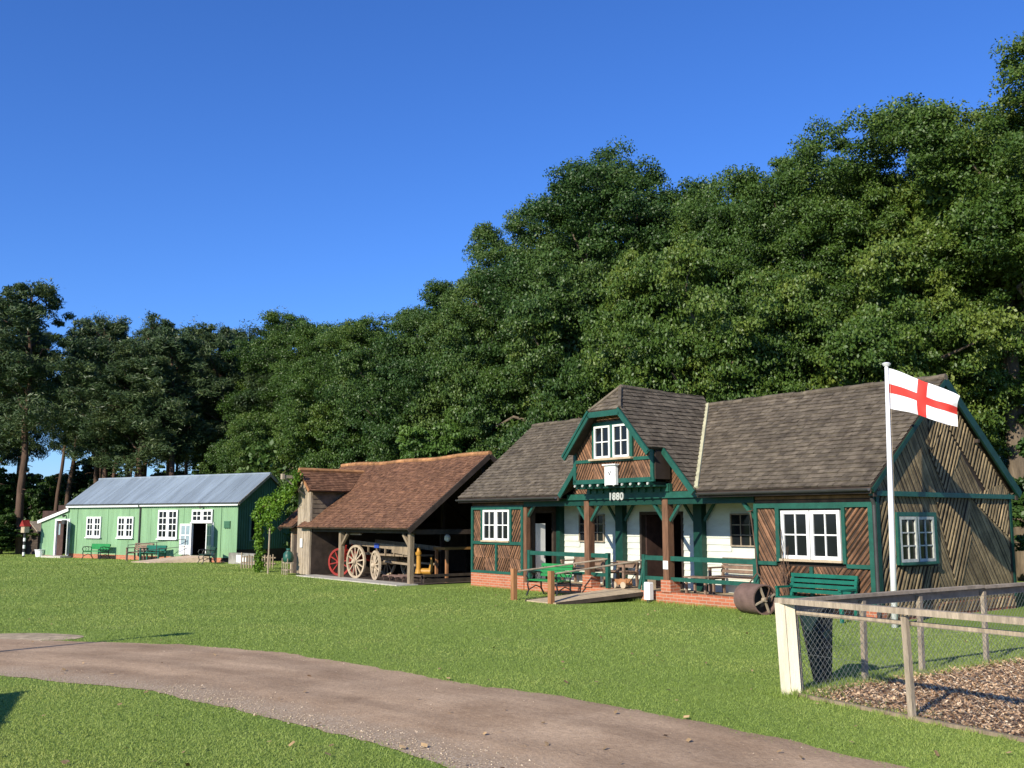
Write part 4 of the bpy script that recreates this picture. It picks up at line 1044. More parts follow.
for sg in (-1, 1):
    tf = lambda u, v, n, sg=sg: (tcx + sg * (.85 - v / tl + n * .88 / tl), u, 3.06 + v * .88 / tl + n / tl)
    T_ = .85 * tl; dv_ = lambda z: BD0 + (z - BE) / (bs / bc)
    P_ = [(-1.60, 0), (dv_(3.0), 0), (dv_(3.82), T_), (-1.60, T_)]
    b = MB(); tiles(b, P_, tf, .10, .17, .02); r2 = b.build('tower_roof', M['clay'], ba)
    b = MB(); b.prism(P_, tf, -.06, -.012); b.build('roof_deck', M['darkwood'], r2)
    b = MB(); b.beam((tcx + sg * .85, -1.61, 3.03), (tcx, -1.61, 3.8), .1, .04, (0, 1, 0)); b.build('bargeboard', M['orange'], ba)
b = MB(); b.tube([(tcx, -1.62, 3.85), (tcx, 1.1, 3.83)], .08, 8); b.build('ridge_tile', M['claytop'], ba)
b = MB(); b.box(tcx - .06, tcx + .06, -2.25, -1.2, 3.52, 3.63); b.box(tcx - .08, tcx + .08, -2.31, -2.21, 3.48, 3.68); b.beam((tcx, -2.15, 3.5), (tcx, -1.35, 2.9), .05, .05); b.build('hoist_beam', M['grey'], ba)
b = MB(); b.box(-9.05, -8.87, -1.42, -1.40, 1.0, 1.32); b.build('notice', M['white'], ba)
b = MB(); b.box(-8.3, -1.3, -1.9, -1.12, -.02, .035); b.build('floor_edge', M['concrete'], ba)
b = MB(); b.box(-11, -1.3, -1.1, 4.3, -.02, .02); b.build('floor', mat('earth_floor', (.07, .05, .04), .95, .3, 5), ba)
b = MB(); b.beam((-1.28, -.95, .12), (-1.28, 2.6, .12), .1, .12); b.beam((-1.25, -.95, .28), (-1.25, 2.6, .28), .04, .08); b.build('sill_beam', M['darkwood'], ba)

def spoked_wheel(parent, c, r, m, yaw=0., nsp=12, wd=.07, hub=.09):
    """wheel facing the front of the building, turned by yaw"""
    cy, sy = math.cos(yaw), math.sin(yaw)
    f_ = lambda u, v, n: (c[0] + u * cy + n * sy, c[1] + u * sy - n * cy, c[2] + v)
    b = MB(); b.ring(f_, r - .075, r, -wd / 2, wd / 2, 32); w_ = b.build('wheel', M[m], parent)
    b = MB()
    for k in range(nsp):
        a = 2 * math.pi * (k + .3) / nsp; b.beam(f_(hub * .7 * math.cos(a), hub * .7 * math.sin(a), .03), f_((r - .07) * math.cos(a), (r - .07) * math.sin(a), 0), .04, .04)
    b.build('spokes', M[m], w_)
    b = MB(); b.tube([f_(0, 0, -.12), f_(0, 0, .1), f_(0, 0, .16)], [hub, hub, hub * .6], 14); b.build('hub', M[m], w_)
    return w_
t = thing('farm_wagon', 'old timber farm wagon with big cream spoked wheels at the barn front', 'wagon', W(0, 0), RZ)
spoked_wheel(t, (-5.6, -.95, .58), .57, 'cream', R(4), 12); spoked_wheel(t, (-4.25, -.95, .50), .49, 'cream', R(-12), 12)
spoked_wheel(t, (-6.4, .75, .62), .62, 'cream', 0, 12); spoked_wheel(t, (-4.9, .75, .52), .52, 'cream', 0, 12)
b = MB(); b.beam((-6.9, -.5, 1.22), (-2.6, -.5, 1.05), .05, .16); b.beam((-6.9, .55, 1.22), (-2.6, .55, 1.05), .05, .16); b.box(-6.8, -3.0, -.48, .53, .80, .86)
for i in range(7): x = -6.7 + i * .58; b.box(x - .025, x + .025, -.53, -.48, .8, 1.2)
b.build('wagon_body', M['postgrey'], t)
b = MB(); b.beam((-6.4, -.6, .62), (-6.4, .7, .62), .1, .1); b.beam((-4.9, -.6, .54), (-4.9, .7, .54), .1, .1); b.box(-6.6, -4.4, -.05, .05, .62, .78); b.beam((-4.8, -.3, .6), (-2.5, -.45, .55), .06, .07); b.beam((-4.8, .3, .6), (-2.5, .4, .55), .06, .07); b.beam((-2.6, -.5, .9), (-3.9, -.52, .98), .05, .12); b.build('undercarriage', M['postgrey'], t)
b = MB(); b.box(-5.05, -4.75, -.56, -.535, 1.05, 1.2); b.build('plate', M['blue'], t)
t = thing('red_cart', 'red painted cart with spoked wheels behind the left barn post', 'cart', W(-7.1, -.35), RZ)
spoked_wheel(t, (-.25, -.3, .5), .5, 'red', R(25), 10); spoked_wheel(t, (.65, -.25, .5), .5, 'red', R(-15), 10)
b = MB(); b.box(-.5, .9, -.15, .5, .55, .62); b.box(-.5, -.46, -.15, .5, .62, .95); b.beam((-.1, -.2, .6), (.2, -.3, 1.1), .05, .05); b.beam((.5, -.2, .5), (.65, -.3, 1.15), .05, .05); b.box(.86, .9, -.15, .5, .62, .9); b.build('frame', M['red'], t)
t = thing('hand_pump', 'yellow cast hand pump on its stand at the open barn end', 'pump', W(-2.35, -.45), RZ)
b = MB(); b.tube([(0, 0, .3), (0, 0, .42), (0, 0, 1.0), (0, 0, 1.12)], [.13, .075, .07, .04], 14); b.tube([(0, 0, .9), (.0, -.02, .98)], .1, 12); b.build('cylinder', M['yellow'], t)
b = MB(); b.tube([(-.12, 0, .36), (.3, .3, .36)], .1, 12); b.tube([(.28, .28, .36), (.3, .3, .62), (.3, .3, .8)], [.09, .05, .03], 10); b.build('chamber', M['yellow'], t)
b = MB(); b.box(-.25, .5, -.2, .45, .2, .25)
for x in (-.2, .45):
    for y in (-.15, .4): b.box(x - .03, x + .03, y - .03, y + .03, 0, .2)
b.build('stand', M['darkwood'], t)
t = thing('workbench', 'ochre timber workbench standing in the shade of the barn end', 'bench', W(-2.0, 1.0), RZ)
b = MB(); b.box(-.35, .35, -.9, 1.0, 1.05, 1.13); b.build('bench_top', mat('ochre_timber', (.25, .13, .04), .7, .2, 5), t)
for x in (-.3, .3):
    for y in (-.8, .9):
        b = MB(); b.box(x - .04, x + .04, y - .04, y + .04, 0, 1.05); b.build('leg', M['orange'], t)
for i, (s, d, z) in enumerate(((-1.9, .35, 1.42),)):
    t = thing('hanging_bowl', 'white enamel bowl hanging inside the open barn end', 'bowl', W(s, d, z), RZ)
    b = MB(); b.tube([(0, 0, 0), (.03, 0, 0), (.07, 0, 0), (.09, 0, 0)], [.12, .11, .06, .02], 18); b.build('bowl', M['lampw'], t); b = MB(); b.tube([(.0, 0, .11), (0, 0, .28)], .006, 5); b.build('wire', M['iron'], t)
t = thing('ceiling_batten_light', 'pale strip light fitting hung beneath the barn eaves', 'light fitting', W(-8.0, .3, 1.5), RZ)
b = MB(); b.box(-.5, .5, -.06, .06, 0, .06); b.build('housing', M['cream'], t); b = MB(); b.tube([(-.48, 0, -.03), (.48, 0, -.03)], .02, 8); b.build('tube', M['lampw'], t)
# milk churn and old implements near the wagon
t = thing('harrow', 'rusty spiked harrow lying on the barn floor by the right post', 'harrow', W(-3.2, -.6), RZ)
b = MB()
for i in range(4): b.box(-.6 + i * .4 - .02, -.6 + i * .4 + .02, -.35, .35, .14, .18)
for j in range(3): b.box(-.65, .65, -.3 + j * .3 - .02, -.3 + j * .3 + .02, .18, .21)
b.build('frame', M['rust'], t)
b = MB()
for i in range(4):
    for j in range(3): b.tube([(-.6 + i * .4, -.3 + j * .3, .14), (-.6 + i * .4, -.3 + j * .3, .0)], [.014, .004], 5)
b.build('spikes', M['rust'], t)
# left of the tower: green coat on rack
t = thing('milk_rack', 'low slatted timber rack against the plank wall by the tower', 'rack', W(-9.3, -1.75), RZ)
b = MB(); b.box(-.25, .25, -.12, .12, .42, .46); b.box(-.25, .25, -.12, .12, .16, .19)
for i in range(4): b.box(-.24 + i * .15, -.21 + i * .15, -.14, -.12, 0, .6)
b.build('slats', M['grey'], t)
t = thing('green_sack', 'dark green sack slumped on the timber rack beside the tower', 'sack', W(-9.3, -1.75, .46), RZ)
b = MB(); b.tube([(0, 0, 0), (.02, 0, .14), (-.02, 0, .32), (.0, 0, .42), (.0, 0, .5)], [.16, .2, .17, .07, .09], 14); b.build('body', M['green'], t, smooth=True)
b = MB(); b.tube([(.0, 0, .405), (.0, 0, .435)], .08, 12); b.build('tie', M['iron'], t)

# ================================================================== green sheet-metal hall
GX, GY = -12.955, 47.644; G1 = np.array((.8476, -.5306)); G2 = np.array((.5306, .8476)); GRZ = math.atan2(G1[1], G1[0])
def WG(s, d, z=0.): return (GX + G1[0] * s + G2[0] * d, GY + G1[1] * s + G2[1] * d, z)
ha = thing('sheet_metal_hall', 'long pale green corrugated hall with white windows and a blue-grey roof', 'building', (GX, GY, 0), GRZ)
HL, HD, HE, HR = -12.95, 3.7, 2.80, 4.22
def corr(b, fn, u0, u1, zt, z0, holes, pitch=.152, amp=.014):
    st = pitch / 6; n_ = int(round((u1 - u0) / st)); 
    for i in range(n_):
        a = u0 + i * st; c = a + st; m_ = (a + c) / 2
        na = amp * math.sin(2 * math.pi * a / pitch); nc = amp * math.sin(2 * math.pi * c / pitch)
        iv = [(z0, zt(m_))]
        for h in holes:
            if h[0] < m_ < h[1]:
                nv_ = []
                for x, y in iv:
                    if h[3] <= x or h[2] >= y: nv_.append((x, y)); continue
                    if h[2] > x: nv_.append((x, h[2]))
                    if h[3] < y: nv_.append((h[3], y))
                iv = nv_
        for x, y in iv: b.face([fn(a, x, na), fn(c, x, nc), fn(c, y, nc), fn(a, y, na)])
HF = FR(0.)
holes = [(-14.0, -12.9, .1, 2.0), (-3.15, -1.62, .3, 2.5)]
b = MB(); corr(b, HF, HL, 0, lambda u: HE, .22, holes)
corr(b, HF, -15.42, HL, lambda u: 1.92 + (u + 15.42) / 2.47 * .62, .1, holes)
b.build('wall_front', M['mint'], ha)
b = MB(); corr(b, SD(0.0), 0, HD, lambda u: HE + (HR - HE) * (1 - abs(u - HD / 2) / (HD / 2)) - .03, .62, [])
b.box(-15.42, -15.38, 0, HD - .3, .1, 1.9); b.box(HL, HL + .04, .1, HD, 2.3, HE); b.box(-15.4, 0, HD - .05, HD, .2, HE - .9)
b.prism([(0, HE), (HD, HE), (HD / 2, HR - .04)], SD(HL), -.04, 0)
b.build('wall_side', M['mintshade'], ha)
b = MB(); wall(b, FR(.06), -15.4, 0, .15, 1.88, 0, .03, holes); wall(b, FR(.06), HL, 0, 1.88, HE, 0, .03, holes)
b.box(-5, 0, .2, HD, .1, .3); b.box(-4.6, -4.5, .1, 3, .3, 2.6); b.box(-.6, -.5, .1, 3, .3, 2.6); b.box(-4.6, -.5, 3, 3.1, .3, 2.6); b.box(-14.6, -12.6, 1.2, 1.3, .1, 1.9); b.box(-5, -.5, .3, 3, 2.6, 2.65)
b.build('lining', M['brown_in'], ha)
b = MB(); b.box(-12.95, -1.0, -.01, .03, -.05, .22); b.box(-15.42, -12.95, -.01, .03, -.05, .1); b.build('plinth', M['brick'], ha)
b = MB(); wall(b, FR(.1), -1.4, 0, -.05, .62, 0, .05); b.box(-.06, -.01, .12, HD, -.05, .62)
b.build('underfloor', M['darkwood'], ha)
# seams
b = MB()
for x in (-12.2, -9.6, -7.9, -6.2, -3.75, -1.1, -13.0): b.box(x - .012, x + .012, -.026, -.012, .25, HE - .05 if x > HL else 2.4)
b.build('cover_strip', M['mint'], ha)
b = MB(); b.tube([(-7.0, -.1, HE - .02), (-7.0, -.06, HE - .2), (-7.0, -.06, .2)], .045, 8); b.build('downpipe', M['gutter'], ha)
def hwin(u0, u1, z0, z1, cas, c_, r_):
    return window(ha, HF, u0, u1, z0, z1, .025, cas, c_, r_, .09, .045, sillm='white')
hwin(-11.32, -10.12, 1.1, 2.17, 2, 2, 3); hwin(-8.75, -7.5, 1.1, 2.17, 2, 2, 3); hwin(-5.6, -4.15, 1.08, 2.5, 2, 2, 4)
hwin(-3.12, -1.66, 1.9, 2.5, 2, 2, 2)
b = MB(); b.box(-3.2, -3.1, -.05, .05, .3, 1.9); b.box(-1.68, -1.58, -.05, .05, .3, 1.9); b.box(-3.2, -1.58, -.05, .05, 1.84, 1.9); b.build('door_frame', M['white'], ha)
for sx, hx, ang in ((1, -3.1, R(-168)), (-1, -1.68, R(-62))):
    b = MB(); L_ = .68; fn = lambda u, v, n, hx=hx, ang=ang: (hx + u * math.cos(ang) - n * math.sin(ang) * 1, -.06 + u * math.sin(ang) + n * math.cos(ang), v)
    for (a, c, z0, z1) in ((0, .09, .34, 1.82), (L_ - .09, L_, .34, 1.82), (.09, L_ - .09, 1.72, 1.82), (.09, L_ - .09, .34, .8), (.31, .36, .8, 1.72), (.09, L_ - .09, 1.24, 1.29)): b.pbox(fn, a, c, z0, z1, -.02, .02)
    d_ = b.build('door_leaf', M['white'], ha); b = MB(); b.pbox(fn, .08, L_ - .08, .79, 1.73, -.005, .005); b.build('pane', mat('pale_glass', (.25, .33, .36), .15, .1), d_)
b = MB(); b.box(-14.1, -13.98, -.05, .05, .1, 2.06); b.box(-12.9, -12.78, -.05, .05, .1, 2.06); b.box(-13.98, -12.9, -.05, .05, 1.96, 2.06); b.build('door_frame', M['white'], ha)
ang = R(-70); fn = lambda u, v, n: (-12.93 - u * math.cos(ang) , -.06 + u * math.sin(ang) + n, v)
fn = lambda u, v, n: (-12.9 + u * math.cos(R(-38)) - n * math.sin(R(-38)), -.06 + u * math.sin(R(-38)) + n * math.cos(R(-38)), v)
b = MB(); b.pbox(fn, 0, .62, .15, 1.0, -.02, .02)
for (a, c, z0, z1) in ((0, .1, 1.0, 1.94), (.52, .62, 1.0, 1.94), (.1, .52, 1.84, 1.94)): b.pbox(fn, a, c, z0, z1, -.02, .02)
d_ = b.build('door_leaf', M['white'], ha); b = MB(); b.pbox(fn, .09, .53, .99, 1.85, -.005, .005); b.build('pane', M['pale_glass'] if 'pale_glass' in M else bpy.data.materials['pale_glass'], d_)
b = MB(); b.box(-13.97, -13.45, .04, .08, .1, 1.96); d_ = b.build('door_leaf', M['brown_in'], ha); b = MB(); b.box(-13.86, -13.72, .03, .04, 1.2, 1.8); b.build('pane', bpy.data.materials['pale_glass'], d_)
b = MB(); b.box(-14.2, -12.5, -.7, -.02, 0, .1); b.build('door_step', M['concrete'], ha)
b = MB(); b.pbox(HF, -.85, -.45, 1.62, 1.95, .01, .06)
for i in range(4): b.pbox(HF, -.82, -.48, 1.66 + i * .07, 1.68 + i * .07, .06, .08)
b.build('vent', mat('vent_green', (.05, .14, .08), .6, .1), ha)
b = MB(); b.pbox(SD(0), .75, 1.35, 1.0, 2.35, .02, .06); w_ = b.build('side_window', mat('grey_green', (.12, .20, .16), .6, .1), ha); b = MB(); b.pbox(SD(0), .82, 1.28, 1.07, 2.28, .055, .065); b.build('pane', M['glass'], w_)
# roof
hl_ = math.hypot(HD / 2 + .15, HR - HE); hc, hs_ = (HD / 2 + .15) / hl_, (HR - HE) / hl_
hF = lambda u, v, n: (u, -.15 + v * hc - n * hs_, HE + .02 + v * hs_ + n * hc)
hB = lambda u, v, n: (u, HD + .15 - v * hc + n * hs_, HE + .02 + v * hs_ + n * hc)
for fn in (hF, hB):
    b = MB(); pitch = .152; st = pitch / 6; x = HL - .15; 
    while x < .2:
        n0_ = .018 * math.sin(2 * math.pi * x / pitch) + (.006 if int((x + 30) / .76) % 2 else 0); x1 = x + st; n1_ = .018 * math.sin(2 * math.pi * x1 / pitch) + (.006 if int((x + 30) / .76) % 2 else 0)
        b.face([fn(x, 0, n0_), fn(x1, 0, n1_), fn(x1, hl_, n1_), fn(x, hl_, n0_)]); x = x1
    r_ = b.build('roof', M['metalroof'], ha)
    b = MB(); b.prism([(HL - .15, 0.02), (.2, 0.02), (.2, hl_), (HL - .15, hl_)], fn, -.06, -.03); b.build('roof_deck', M['darkwood'], r_)
b = MB(); b.tube([(HL - .15, HD / 2, HR + .03), (.2, HD / 2, HR + .03)], .07, 8); b.build('ridge_cap', M['metalroof'], ha)
b = MB(); b.box(HL - .1, -7.05, -.17, -.13, HE - .14, HE - .03); b.box(-6.95, .15, -.17, -.13, HE - .12, HE - .01); b.build('fascia', M['white'], ha)
b = MB(); b.box(-7.0, .18, -.24, -.17, HE - .02, HE + .03); b.box(HL - .1, -7.02, -.24, -.17, HE - .02, HE + .03); b.build('gutter', M['gutter'], ha)
for e_ in (-.15, HD + .15):
    b = MB(); b.beam((.2, HD / 2, HR - .03), (.2, e_, HE - .05), .12, .03, (1, 0, 0)); b.build('bargeboard', M['grey'], ha)
b = MB(); b.beam((-15.6, -.1, 1.88), (-12.9, -.1, 2.56), .16, .05, (0, 1, 0)); b.build('bargeboard', M['white'], ha)
b = MB(); b.prism([(-15.55, 1.92), (-12.95, 2.58), (-12.95, 2.64), (-15.55, 1.98)], FR(HD - .2), 0, HD - .1); b.build('lean_to_roof', M['metalroof'], ha)
b = MB(); b.pbox(HF, -13.3, -13.05, 1.78, 2.0, .02, .2); b.tube([HF(-13.2, 2.25, .02), HF(-13.2, 2.2, .2)], [.03, .07], 8); b.build('wall_lamp', M['gutter'], ha)
b = MB(); b.tube([HF(-2.4, 2.66, .02), HF(-2.4, 2.62, .2)], [.03, .08], 8); b.build('wall_lamp', M['gutter'], ha)
# ramp to the hall
t = thing('concrete_ramp', 'pale ramp with thin handrail leading to the hall double door', 'ramp', WG(-2.4, -.1), GRZ)
b = MB(); b.hexa([(-2.6, -1.9, 0), (-.9, -2.2, 0), (.75, -.05, 0), (-.9, -.05, 0), (-2.6, -1.9, .02), (-.9, -2.2, .03), (.75, -.05, .3), (-.9, -.05, .3)]); b.build('deck', mat('ramp_board', (.50, .38, .27), .85, .15, 5), t)
b = MB()
for z in (.45, .8): b.tube([(-3.0, -1.8, z), (-.9, -.15, z + .28)], .016, 6)
for k in (0, .5, 1): x = -3 + 2.1 * k; y = -1.8 + 1.65 * k; b.tube([(x, y, 0), (x, y, .8 + .28 * k)], .018, 6)
b.build('handrail', M['gutter'], t)
slat_bench('garden_bench', 'green slatted bench below the leftmost hall window', 1.5, 'brightgreen', 'iron', WG(-9.6, -.6), GRZ, style='iron', backh=.72)
slat_bench('garden_bench', 'weathered timber bench left of the hall ramp', 1.4, 'benchwood', 'benchwood', WG(-6.2, -.6), GRZ, backh=.8)
slat_bench('garden_bench', 'dark green bench just beside the foot of the hall ramp', 1.2, 'benchgreen', 'benchgreen', WG(-5.0, -.75), GRZ + R(10), backh=.7)
slat_bench('garden_bench', 'dark green bench right of the hall double door', 1.1, 'dark_or_shaded_green', 'iron', WG(-.6, -1.2), GRZ + R(-30), style='iron', backh=.7)
# low wall, posts and litter between hall and barn
t = MB(); t.box(-.1, 2.6, -.15, .15, 0, .5); o = t.build('rendered_wall', mat('old_render', (.24, .23, .20), .9, .3, 3, bump=.4)); o.location = WG(.3, -.5); o.rotation_euler = (0, 0, GRZ - .25); tag(o, 'low grey rendered wall below the dark end of the hall', 'wall')
t = MB(); t.prism([(0, 0), (.9, 0), (.9, .30), (0, .34)], lambda u, v, n: (u, n, v), -.02, .02); o = t.build('white_board', M['white']); o.location = WG(.9, -.8, .08); o.rotation_euler = (0, 0, GRZ - .25); tag(o, 'white board leaning on the low rendered wall', 'board')
t = thing('picket_fence', 'short rustic picket fence between the vine and the hall', 'fence', (-10.6, 42.0, 0), R(-35))
b = MB(); b.box(-.9, 1.2, -.02, .02, .22, .27); b.box(-.9, 1.2, -.02, .02, .45, .5); b.build('rail', M['postgrey'], t)
for i in range(13):
    b = MB(); x = -.85 + i * .16; b.box(x - .03, x + .03, -.05, -.02, 0, .58 + random.uniform(-.08, .08)); b.build('picket', M['postgrey'], t)
# signal-like bird table at far left
t = thing('bird_house_post', 'small red roofed box on a black and white banded post left of the hall', 'bird house', (-26.5, 55.0, 0), GRZ)
t.scale = (.72, .72, .85)
b = MB(); b.tube([(0, 0, 0), (0, 0, 1.55)], .085, 10); b.build('post', M['iron'], t)
for z in (.1, .55, 1.0):
    b = MB(); b.tube([(0, 0, z), (0, 0, z + .22)], .09, 10); b.build('white_band', M['white'], t)
b = MB(); b.box(-.22, .22, -.2, .2, 1.55, 1.95); b.build('box', M['cream'], t)
b = MB(); b.prism([(-.32, 1.95), (.32, 1.95), (0, 2.35)], lambda u, v, n: (u, n, v), -.28, .28); b.build('roof', M['red'], t)
t = thing('garden_shed', 'small dark timber shed with a shallow pale roof far left under the pines', 'shed', (-28.6, 60, 0), GRZ)
b = MB(); b.box(-.85, .85, -.02, 1.8, 0, 1.35); b.prism([(-.85, 1.35), (.85, 1.35), (.15, 1.85)], lambda u, v, n: (u, n, v), -.02, 1.8); boards(b, FR(-.02), -.85, .85, 0, 1.35, .15, .02); b.build('wall', M['darkwood'], t)
b = MB(); b.prism([(-1.05, 1.3), (.15, 1.88), (.15, 1.93), (-1.05, 1.35)], lambda u, v, n: (u, n, v), -.2, 2.0); b.prism([(1.0, 1.3), (1.0, 1.35), (.152, 1.93), (.152, 1.88)], lambda u, v, n: (u, n, v), -.2, 2.0); b.build('roof', M['grey'], t)
t = thing('tub', 'small white tub standing at the left corner of the hall', 'tub', (-25.9, 55.6, 0)); b = MB(); b.tube([(0, 0, 0), (0, 0, .38)], [.2, .27], 14, cap=True); b.build('body', M['lampw'], t); b = MB(); b.ring(lambda u, v, n: (u, v, n), .24, .29, .36, .4, 16); b.build('rim', M['white'], t)

# ================================================================== unseen things added outside the frame to cast shadows into it
t = thing('unseen_post', 'unseen tall post added left of the view to cast its long shadow', 'post', (-12.6, 9.0, 0))
b = MB(); b.tube([(0, 0, 0), (0, 0, 5.9)], [.08, .05], 10); b.build('post', M['iron'], t)
b = MB(); b.prism([(0, 5.95), (.25, 6.1), (.9, 6.05), (.25, 5.75)], lambda u, v, n: (u * .3 , u * -.1 + n, v), -.1, .1); b.build('head', M['iron'], t)
t = thing('unseen_hoarding', 'unseen timber panel hoarding on posts, added left of the view for its shadow', 'hoarding', (-6.98, 7.62, 0), R(-69.4))
b = MB()
for k in range(26): b.box(-2.0 + k * .154, -2.0 + k * .154 + .15, -.015, .015, .06, 1.75)
b.build('boards', M['grey'], t)
for x in (-1.9, 0, 1.9):
    b = MB(); b.box(x - .05, x + .05, -.12, -.02, 0, 1.8); b.build('post', M['grey'], t)

# ================================================================== trees
def leaf_quads(C, size, rg, outward=None, flat=.0, aspect=.6):
    n = len(C); nr = rg.normal(size=(n, 3))
    if outward is not None: nr = nr * .9 + outward * .7
    nr[:, 2] += flat; nr /= np.linalg.norm(nr, axis=1)[:, None]
    t = rg.normal(size=(n, 3)); A = np.cross(nr, t); A /= np.linalg.norm(A, axis=1)[:, None]; B = np.cross(nr, A)
    s = size[:, None] if hasattr(size, 'shape') else size
    A = A * s; B = B * s * aspect
    return np.stack([C - A, C - B * 1.0, C + A, C + B * 1.0], 1).reshape(-1, 3)   # diamond leaf sprays

def limb(b, p, q, r0, r1, rg, n=5, wob_=.08):
    p = np.array(p, float); q = np.array(q, float); L_ = np.linalg.norm(q - p); pts = []; rs = []
    for i in range(n + 1):
        t = i / n; o_ = rg.normal(size=3) * L_ * wob_ * math.sin(math.pi * t) * .6
        mid = p * (1 - t) + q * t; mid[2] += .12 * L_ * math.sin(math.pi * t) * .5
        pts.append(mid + o_); rs.append(r0 * (1 - t) + r1 * t)
    b.tube(pts, rs, 7)

def oak_proto(seed, mname, H=10., Rr=5., base=1.6, nlobe=30, nclump=26, nleaf=250, size=.057, zs=.8):
    """tree of height H, crown radius Rr; returns (trunk mesh, crown mesh)"""
    rg = np.random.default_rng(seed); cz = (H + base) / 2; rz = (H - base) / 2
    lobes = []
    for i in range(nlobe):
        # golden-spiral directions with jitter
        z = 1 - 2 * (i + .5) / nlobe; a = i * 2.39996 + rg.normal() * .25; z = np.clip(z + rg.normal() * .08, -.95, .98)
        r = math.sqrt(1 - z * z); f = rg.uniform(.56, .92)
        lobes.append((np.array([r * math.cos(a) * Rr * f, r * math.sin(a) * Rr * f, cz + z * rz * (f + .04)]), Rr * rg.uniform(.20, .36)))
    for i in range(6): lobes.append((np.array([*(rg.normal(size=2) * Rr * .3), cz + rg.normal() * rz * .3]), Rr * .3))
    Cs = []; Os = []; Sz = []
    for c, lr in lobes:
        k = nclump
        d = rg.normal(size=(k, 3)); d[:, 2] += .25; d /= np.linalg.norm(d, axis=1)[:, None]
        cc = c + d * lr * rg.uniform(.55, 1.08, (k, 1)) * (1, 1, .8)
        for q in range(k):
            cr = rg.uniform(.30, .60) * (Rr / 5); m = int(nleaf * rg.uniform(.6, 1.3))
            e = rg.normal(size=(m, 3)); e[:, 2] = np.abs(e[:, 2]) * .9 - .35; e /= np.linalg.norm(e, axis=1)[:, None]
            P = cc[q] + e * cr * rg.uniform(.35, 1.1, (m, 1)) * (1.1, 1.1, zs)
            Cs.append(P); Os.append(e); Sz.append(rg.uniform(.7, 1.35, m) * size)
        # stray sprays making the outline uneven
    Cs = np.vstack(Cs); Os = np.vstack(Os); Sz = np.concatenate(Sz)
    # interior fill so that the wood reads dense
    m = 20000; e = rg.normal(size=(m, 3)); e /= np.linalg.norm(e, axis=1)[:, None]; rr_ = rg.random((m, 1)) ** .4 * .58
    P = e * rr_ * (Rr, Rr, rz) + (0, 0, cz)
    V = np.vstack([leaf_quads(Cs, Sz, rg, Os, .25), leaf_quads(P, rg.uniform(.07, .15, m), rg, None, .1)])
    crown = np_mesh('oak_crown', V, 4, M[mname])
    b = MB(); b.tube([(0, 0, -.1), (.05, 0, .5), (-.05, .1, base + 1), (.1, 0, cz), (0, .1, cz + rz * .5)], [.42, .33, .28, .2, .08], 10)
    for c, lr in lobes[::2]:
        z0 = base + .4 + rg.random() * (cz - base); limb(b, (0, 0, z0), c, .13, .03, rg)
    trunk = b.mesh('oak_trunk', M['bark'], True)
    return trunk, crown

def put_tree(name, meshes, x, y, sx, sz, rot, label, cat, group, parts=('trunk', 'crown'), z=0.):
    t = thing(name, label, cat, (x, y, z), rot, group); t.scale = (sx, sx, sz)
    for pn, me in zip(parts, meshes):
        o = bpy.data.objects.new(pn, me); col.objects.link(o); o.parent = t
    return t
OAKP = [oak_proto(11, 'oak'), oak_proto(12, 'oak'), oak_proto(13, 'oak'), oak_proto(14, 'oakdark'), oak_proto(15, 'oakdark')]
TALL = [oak_proto(16, 'oak', 17, 5.3, 2.5, 44, 30, 300, .052, .95), oak_proto(17, 'oak', 17, 5.3, 2.5, 44, 30, 300, .052, .95), oak_proto(18, 'oakdark', 17, 5.3, 2.5, 44, 30, 300, .052, .95)]
OAKS = [ # x, y, top, radius, proto, label
 (17.2, 34.0, 17.0, 5.8, 0, 'tallest broadleaf tree, rising at the right edge behind the pavilion gable'),
 (15.6, 37.5, 15.6, 5.6, 1, 'tall yellow-green oak right behind the flag, second from the right edge'),
 (13.4, 40.5, 16.1, 5.2, 2, 'broad oak on the skyline above the middle of the long right roof'),
 (10.6, 38.0, 16.4, 4.8, 0, 'yellow-green oak with a high rounded top above the right roof'),
 (8.2, 42.0, 15.6, 4.4, 1, 'oak in the skyline dip between the two highest central crowns'),
 (4.9, 44.0, 18.2, 6.0, 3, 'highest dark oak in the centre, over the jettied gable'),
 (0.9, 47.0, 16.4, 4.6, 4, 'dark oak with a stepped crown left of the central highest oak'),
 (-3.0, 52.0, 14.2, 4.6, 3, 'dark oak where the skyline slopes down above the barn ridge'),
 (-7.8, 54.0, 12.9, 4.7, 2, 'mid green oak behind the left half of the barn roof'),
 (-12.6, 62.0, 14.6, 5.4, 1, 'rounded oak standing left of the barn, beside the last pines'),
 (-17.0, 68.0, 14.0, 4.6, 4, 'dark broadleaf tree half hidden between the pines and the rounded oak'),
 (7.0, 37.0, 12.0, 4.4, 2, 'lower oak directly behind the central gable roof'),
 (3.3, 41.0, 11.8, 4.6, 3, 'lower dark oak behind the left slope of the central gable'),
 (-0.9, 46.0, 11.4, 4.2, 4, 'lower dark oak behind the left end of the pavilion roof'),
 (-5.0, 49.0, 10.2, 4.2, 3, 'low spreading oak behind the barn ridge'),
 (12.8, 34.5, 11.2, 4.4, 1, 'lower yellow-green oak just behind the long right roof'),
 (10.0, 35.5, 10.8, 4.0, 0, 'lower oak between the central gable and the long right roof'),
 (-9.0, 52.0, 9.3, 3.8, 2, 'small oak above the hoist tower of the barn'),
 (23.5, 37.0, 17.0, 6.0, 2, 'oak at the extreme right edge of the wood'),
 (1.6, 43.0, 9.4, 3.6, 0, 'smaller green oak behind the left slope of the pavilion roof'),
 (-13.6, 57.0, 8.0, 3.4, 2, 'small tree behind the dark gable of the green hall'),
]
